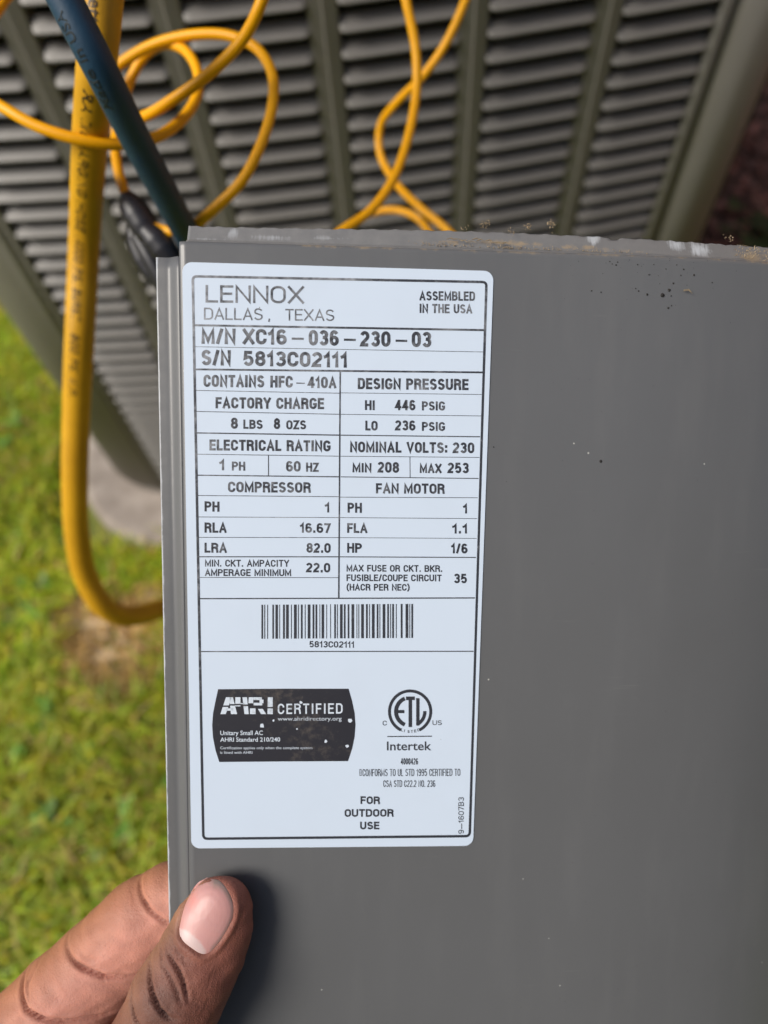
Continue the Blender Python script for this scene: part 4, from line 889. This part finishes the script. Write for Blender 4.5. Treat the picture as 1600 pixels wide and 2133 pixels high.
# thumb knuckle folds
cut([(296, 2040), (304, 2058), (319, 2078), (337, 2096), (356, 2108), (380, 2113)], 20, 1.7, .45, .55, isT)
cut([(338, 2008), (352, 2014), (369, 2027), (381, 2042), (390, 2063), (395, 2080)], 19, 1.25, .40, .35, isT)
cut([(256, 2080), (262, 2104), (277, 2124), (305, 2140), (340, 2150)], 20, 1.5, .45, .5, isT)
cut([(318, 2010), (330, 2032), (352, 2046), (372, 2070), (384, 2095)], 20, .7, .36, .1, isT)
cut([(372, 2113), (384, 2128), (390, 2150)], 19, .3, .28, .1, isT)
for k in range(34):
    x, y = 352 + rng.normal(0, 22), 1998 + rng.normal(0, 13); a = 0.45 + rng.normal(0, .35); L = rng.uniform(10, 30)
    cut([(x, y), (x + L * .5 * math.cos(a), y + L * .5 * math.sin(a) + rng.normal(0, 1.5)), (x + L * math.cos(a), y + L * math.sin(a) + 2)], 18, rng.uniform(.15, .38), .20, 0, isT)
for k in range(30):
    x, y = rng.uniform(300, 400), rng.uniform(2050, 2140); a = 0.75 + rng.normal(0, .45); L = rng.uniform(8, 26)
    cut([(x, y), (x + L * math.cos(a), y + L * math.sin(a))], 20, rng.uniform(.12, .3), .20, 0, isT)
for k in range(26):
    x, y = 435 + rng.normal(0, 14), rng.uniform(2000, 2120); a = 1.85 + rng.normal(0, .12); L = rng.uniform(18, 50)
    cut([(x, y), (x + L * math.cos(a), y + L * math.sin(a))], 16, rng.uniform(.05, .12), .18, 0, isT)
# nail outline
nail_px = [(300 + x / 5.333, 1800 + y / 5.333) for x, y in ((700, 140), (590, 205), (505, 330), (440, 480), (398, 640), (385, 750), (428, 860), (520, 940), (640, 1008), (725, 990), (795, 930), (872, 830), (950, 700), (1003, 560), (998, 440), (950, 310), (882, 212), (800, 152))]
nail_px = catmull(np.array(nail_px + nail_px[:1]), 4)[:-1]
def on_thumb(px, py, off):
    """where a line of sight meets the thumb, or its nearest approach just inside the outline"""
    r = np.stack([(px - CX) / F, (py - CY) / F, np.ones(len(px))], 1); o = _M.T @ (-PT); a = r @ _M; t = np.full(len(px), 0.165); tb = t.copy(); db = np.full(len(px), 9.0); hit = np.zeros(len(px), bool)
    for _ in range(120):
        d = chain_sd(o + a * t[:, None], THUMB) - off; m = (d < db) & ~hit; db[m] = d[m]; tb[m] = t[m]; hit |= d < 0.00003; t = t + np.maximum(d, 0.00002) * 0.55
    return o + a * tb[:, None]
nl = on_thumb(nail_px[:, 0], nail_px[:, 1], 0.0)[:, :2]
def poly_sd(P2, poly):
    d = np.full(len(P2), 9.0); ins = np.zeros(len(P2), bool)
    for a, b in zip(poly, np.roll(poly, -1, 0)):
        ab = b - a; t = np.clip(((P2 - a) @ ab) / (ab @ ab), 0, 1); d = np.minimum(d, np.linalg.norm(P2 - a - t[:, None] * ab, axis=1))
        c = ((a[1] > P2[:, 1]) != (b[1] > P2[:, 1])); xx = a[0] + (P2[:, 1] - a[1]) / (b[1] - a[1] + 1e-12) * ab[0]; ins ^= c & (P2[:, 0] < xx)
    return np.where(ins, -d, d)
nd = poly_sd(HV[:, :2], nl) / MM; nw = isT * (NRM[:, 2] > 0.05)
tipv = np.array([local(450, 1828, 10 * MM)[1]])
fold = np.clip((tipv - HV[:, 1]) / (9 * MM), 0, 1)
disp += nw * MM * (0.50 * fold * np.exp(-((nd - 0.8) / 0.8) ** 2) - 0.55 * np.clip(0.25 - nd, 0, 1))
HV2 = HV + NRM * disp[:, None]
# fine lumpy flesh
HV2 += NRM * (0.00012 * np.sin(HV[:, 0] * 700 + 2 * np.sin(HV[:, 1] * 500)) * np.sin(HV[:, 1] * 620))[:, None]
me = bpy.data.meshes.new('hand'); st = np.concatenate([[0], np.cumsum(HS)[:-1]]).astype(np.int32)
me.vertices.add(len(HV2)); me.vertices.foreach_set('co', HV2.astype(np.float32).ravel()); me.loops.add(len(HF)); me.loops.foreach_set('vertex_index', HF)
me.polygons.add(len(HS)); me.polygons.foreach_set('loop_start', st); me.update(calc_edges=True); me.validate()
me.polygons.foreach_set('use_smooth', np.ones(len(HS), bool))
# pigment: pale palm side, brown back of the thumb, darker over the knuckle; shade painted into the folds
def L3(c): return np.array(c)
palmar = L3((0.52, 0.232, 0.170)); dorsal = L3((0.158, 0.066, 0.044)); edge = L3((0.36, 0.150, 0.075))
rosy = L3((0.345, 0.122, 0.087))
def spot(px, py, n_, r): q = local(px, py, n_ * MM); return np.exp(-(((HV[:, :2] - q[:2]) ** 2).sum(1)) / (r * MM) ** 2)
# which way the skin faces round the index finger
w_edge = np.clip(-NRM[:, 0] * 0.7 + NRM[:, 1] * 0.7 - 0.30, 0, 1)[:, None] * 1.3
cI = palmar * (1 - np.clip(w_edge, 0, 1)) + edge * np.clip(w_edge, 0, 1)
tp = np.clip((HV[:, 1] - local(400, 2060)[1]) / (30 * MM), 0, 1)[:, None]
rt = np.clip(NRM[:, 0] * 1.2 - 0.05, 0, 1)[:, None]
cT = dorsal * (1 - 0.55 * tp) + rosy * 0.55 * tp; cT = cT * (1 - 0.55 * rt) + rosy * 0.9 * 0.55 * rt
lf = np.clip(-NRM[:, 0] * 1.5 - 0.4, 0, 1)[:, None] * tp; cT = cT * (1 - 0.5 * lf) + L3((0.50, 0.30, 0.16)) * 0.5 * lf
kn = (spot(340, 2085, 18, 8) * 0.75 + spot(345, 1990, 18, 6) * 0.4)[:, None]; cT = cT * (1 - np.clip(kn, 0, .8)) + L3((0.105, 0.050, 0.037)) * np.clip(kn, 0, .8)
col = cI * (1 - isT[:, None]) + cT * isT[:, None]
col = col * (1 - 0.28 * np.clip(crease, 0, 1))[:, None]  # painted shade in the creases
mot = 1 + 0.10 * np.sin(HV[:, 0] * 410 + 3 * np.sin(HV[:, 1] * 330)) * np.sin(HV[:, 1] * 370 + 2 * np.sin(HV[:, 0] * 290)); col = col * mot[:, None]
setcol(me, col)
sk = mat_tint('skin', 0.6, 0.12); sk.b.inputs['Specular IOR Level'].default_value = 0.32
co = sk.coord(); vo = sk.n('ShaderNodeTexVoronoi', Scale=1500.0, feature='DISTANCE_TO_EDGE'); sk.l(co, vo.inputs['Vector'])
hn = sk.math('ADD', sk.math('MULTIPLY', vo.outputs['Distance'], 0.6), sk.math('MULTIPLY', sk.noise(1100, 4, 0.65, co), 0.9)); sk.bump(hn, 0.75, 0.00030)
sk.l(sk.ramp(sk.noise(240, 3, 0.6, co), [(0.3, 0.48), (0.7, 0.68)]), sk.b.inputs['Roughness'])
me.materials.append(sk.m)
hand = link('hand', me); hand.matrix_world = PM
tag(hand, 'left hand gripping the grey metal panel by its edge, thumb in front', 'hand')
# thumbnail: a curved plate set into the thumb
rings = [1.0, .95, .85, .7, .5, .28]; cen = nail_px.mean(0); V2 = np.vstack([cen + (nail_px - cen) * r for r in rings] + [cen[None]]); nN = len(nl)
rr = np.repeat(rings + [0.0], [nN] * len(rings) + [1]); ndv = (1 - rr) * 8.0
top = on_thumb(V2[:, 0], V2[:, 1], 0.0); gt = grad(top, lambda q: chain_sd(q, THUMB)); gt /= np.linalg.norm(gt, axis=1)[:, None]
top = top + gt * (MM * (-0.22 + 0.42 * (1 - np.exp(-ndv / 0.7))))[:, None]
Fc = [(k * nN + i, k * nN + (i + 1) % nN, (k + 1) * nN + (i + 1) % nN, (k + 1) * nN + i) for k in range(len(rings) - 1) for i in range(nN)] + [((len(rings) - 1) * nN + i, (len(rings) - 1) * nN + (i + 1) % nN, len(rings) * nN) for i in range(nN)]
bm = bmesh.new(); vv = [bm.verts.new(tuple(v)) for v in top]
for f in Fc: bm.faces.new([vv[i] for i in f])
bmesh.ops.subdivide_edges(bm, edges=bm.edges[:], cuts=2, use_grid_fill=True); bmesh.ops.recalc_face_normals(bm, faces=bm.faces[:])
if sum(f.normal.z for f in bm.faces) < 0: bmesh.ops.reverse_faces(bm, faces=bm.faces[:])
me = bpy.data.meshes.new('thumbnail'); bm.to_mesh(me); bm.free(); me.polygons.foreach_set('use_smooth', np.ones(len(me.polygons), bool))
NV = np.array([v.co[:] for v in me.vertices]); d = -poly_sd(NV[:, :2], nl) / MM
col = np.tile(L3((0.53, 0.27, 0.245)), (len(NV), 1))
def npx(x, y): return on_thumb(np.array([300 + x / 5.333]), np.array([1800 + y / 5.333]), 0.0)[0, :2]
lun = np.array([npx(*q) for q in ((395, 715), (470, 730), (560, 790), (640, 880), (690, 960), (680, 1020), (600, 1010), (480, 930), (390, 830))])
w = np.clip(0.5 - poly_sd(NV[:, :2], lun) / MM / 0.5, 0, 1)[:, None]; col = col * (1 - w) + L3((0.55, 0.40, 0.375)) * w
ax = (NV[:, :2] - npx(650, 520)) / MM; fr_ = np.clip(ax[:, 0] * .45 + ax[:, 1] * .9 - 5.0, 0, 5) / 5
w = (np.clip(1.25 - d / 1.1, 0, 1) * np.clip(fr_ * 2.5 + np.clip(ax[:, 0] - 2.2, 0, 1) * .8, 0, 1) * 0.8)[:, None]; col = col * (1 - w) + L3((0.26, 0.205, 0.165)) * w
w = (np.clip(fr_ - .3, 0, 1) * 0.6)[:, None]; col = col * (1 - w) + L3((0.48, 0.35, 0.33)) * w
w = (np.exp(-(((NV[:, :2] - npx(545, 410)) / (1.7 * MM)) ** 2).sum(1)) * 0.55)[:, None]; col = col * (1 - w) + L3((0.66, 0.24, 0.20)) * w
setcol(me, col); nm = mat_tint('nail', 0.42, 0.1); co = nm.coord(); mp = nm.n('ShaderNodeMapping'); mp.inputs['Rotation'].default_value = (0, 0, 0.45); mp.inputs['Scale'].default_value = (2600, 160, 200); nm.l(co, mp.inputs[0])
nz = nm.n('ShaderNodeTexNoise', Scale=1.0, Detail=2.0); nm.l(mp.outputs[0], nz.inputs['Vector']); nm.bump(nz.outputs['Fac'], 0.22, 0.0001); me.materials.append(nm.m)
nail = link('thumbnail', me, hand)

# a few weeds pushing up at the edge of the mulch bed
V, Fc, Cc = [], [], []
for k in range(40):
    c = on_ground(1590, 535, 0.012); leafy(c[0] + rng.normal(0.03, .05), c[1] + rng.normal(-.02, .05), rng.uniform(.02, .06), rng.uniform(.008, .016), np.array([0.06, 0.11, 0.03]) * rng.uniform(.5, 1.3))
o = obj('weeds', V, Fc, M_GRASS); setcol(o.data, Cc); o['kind'] = 'stuff'; o['label'] = 'small green weeds in the mulch beside the unit'; o['category'] = 'weeds'
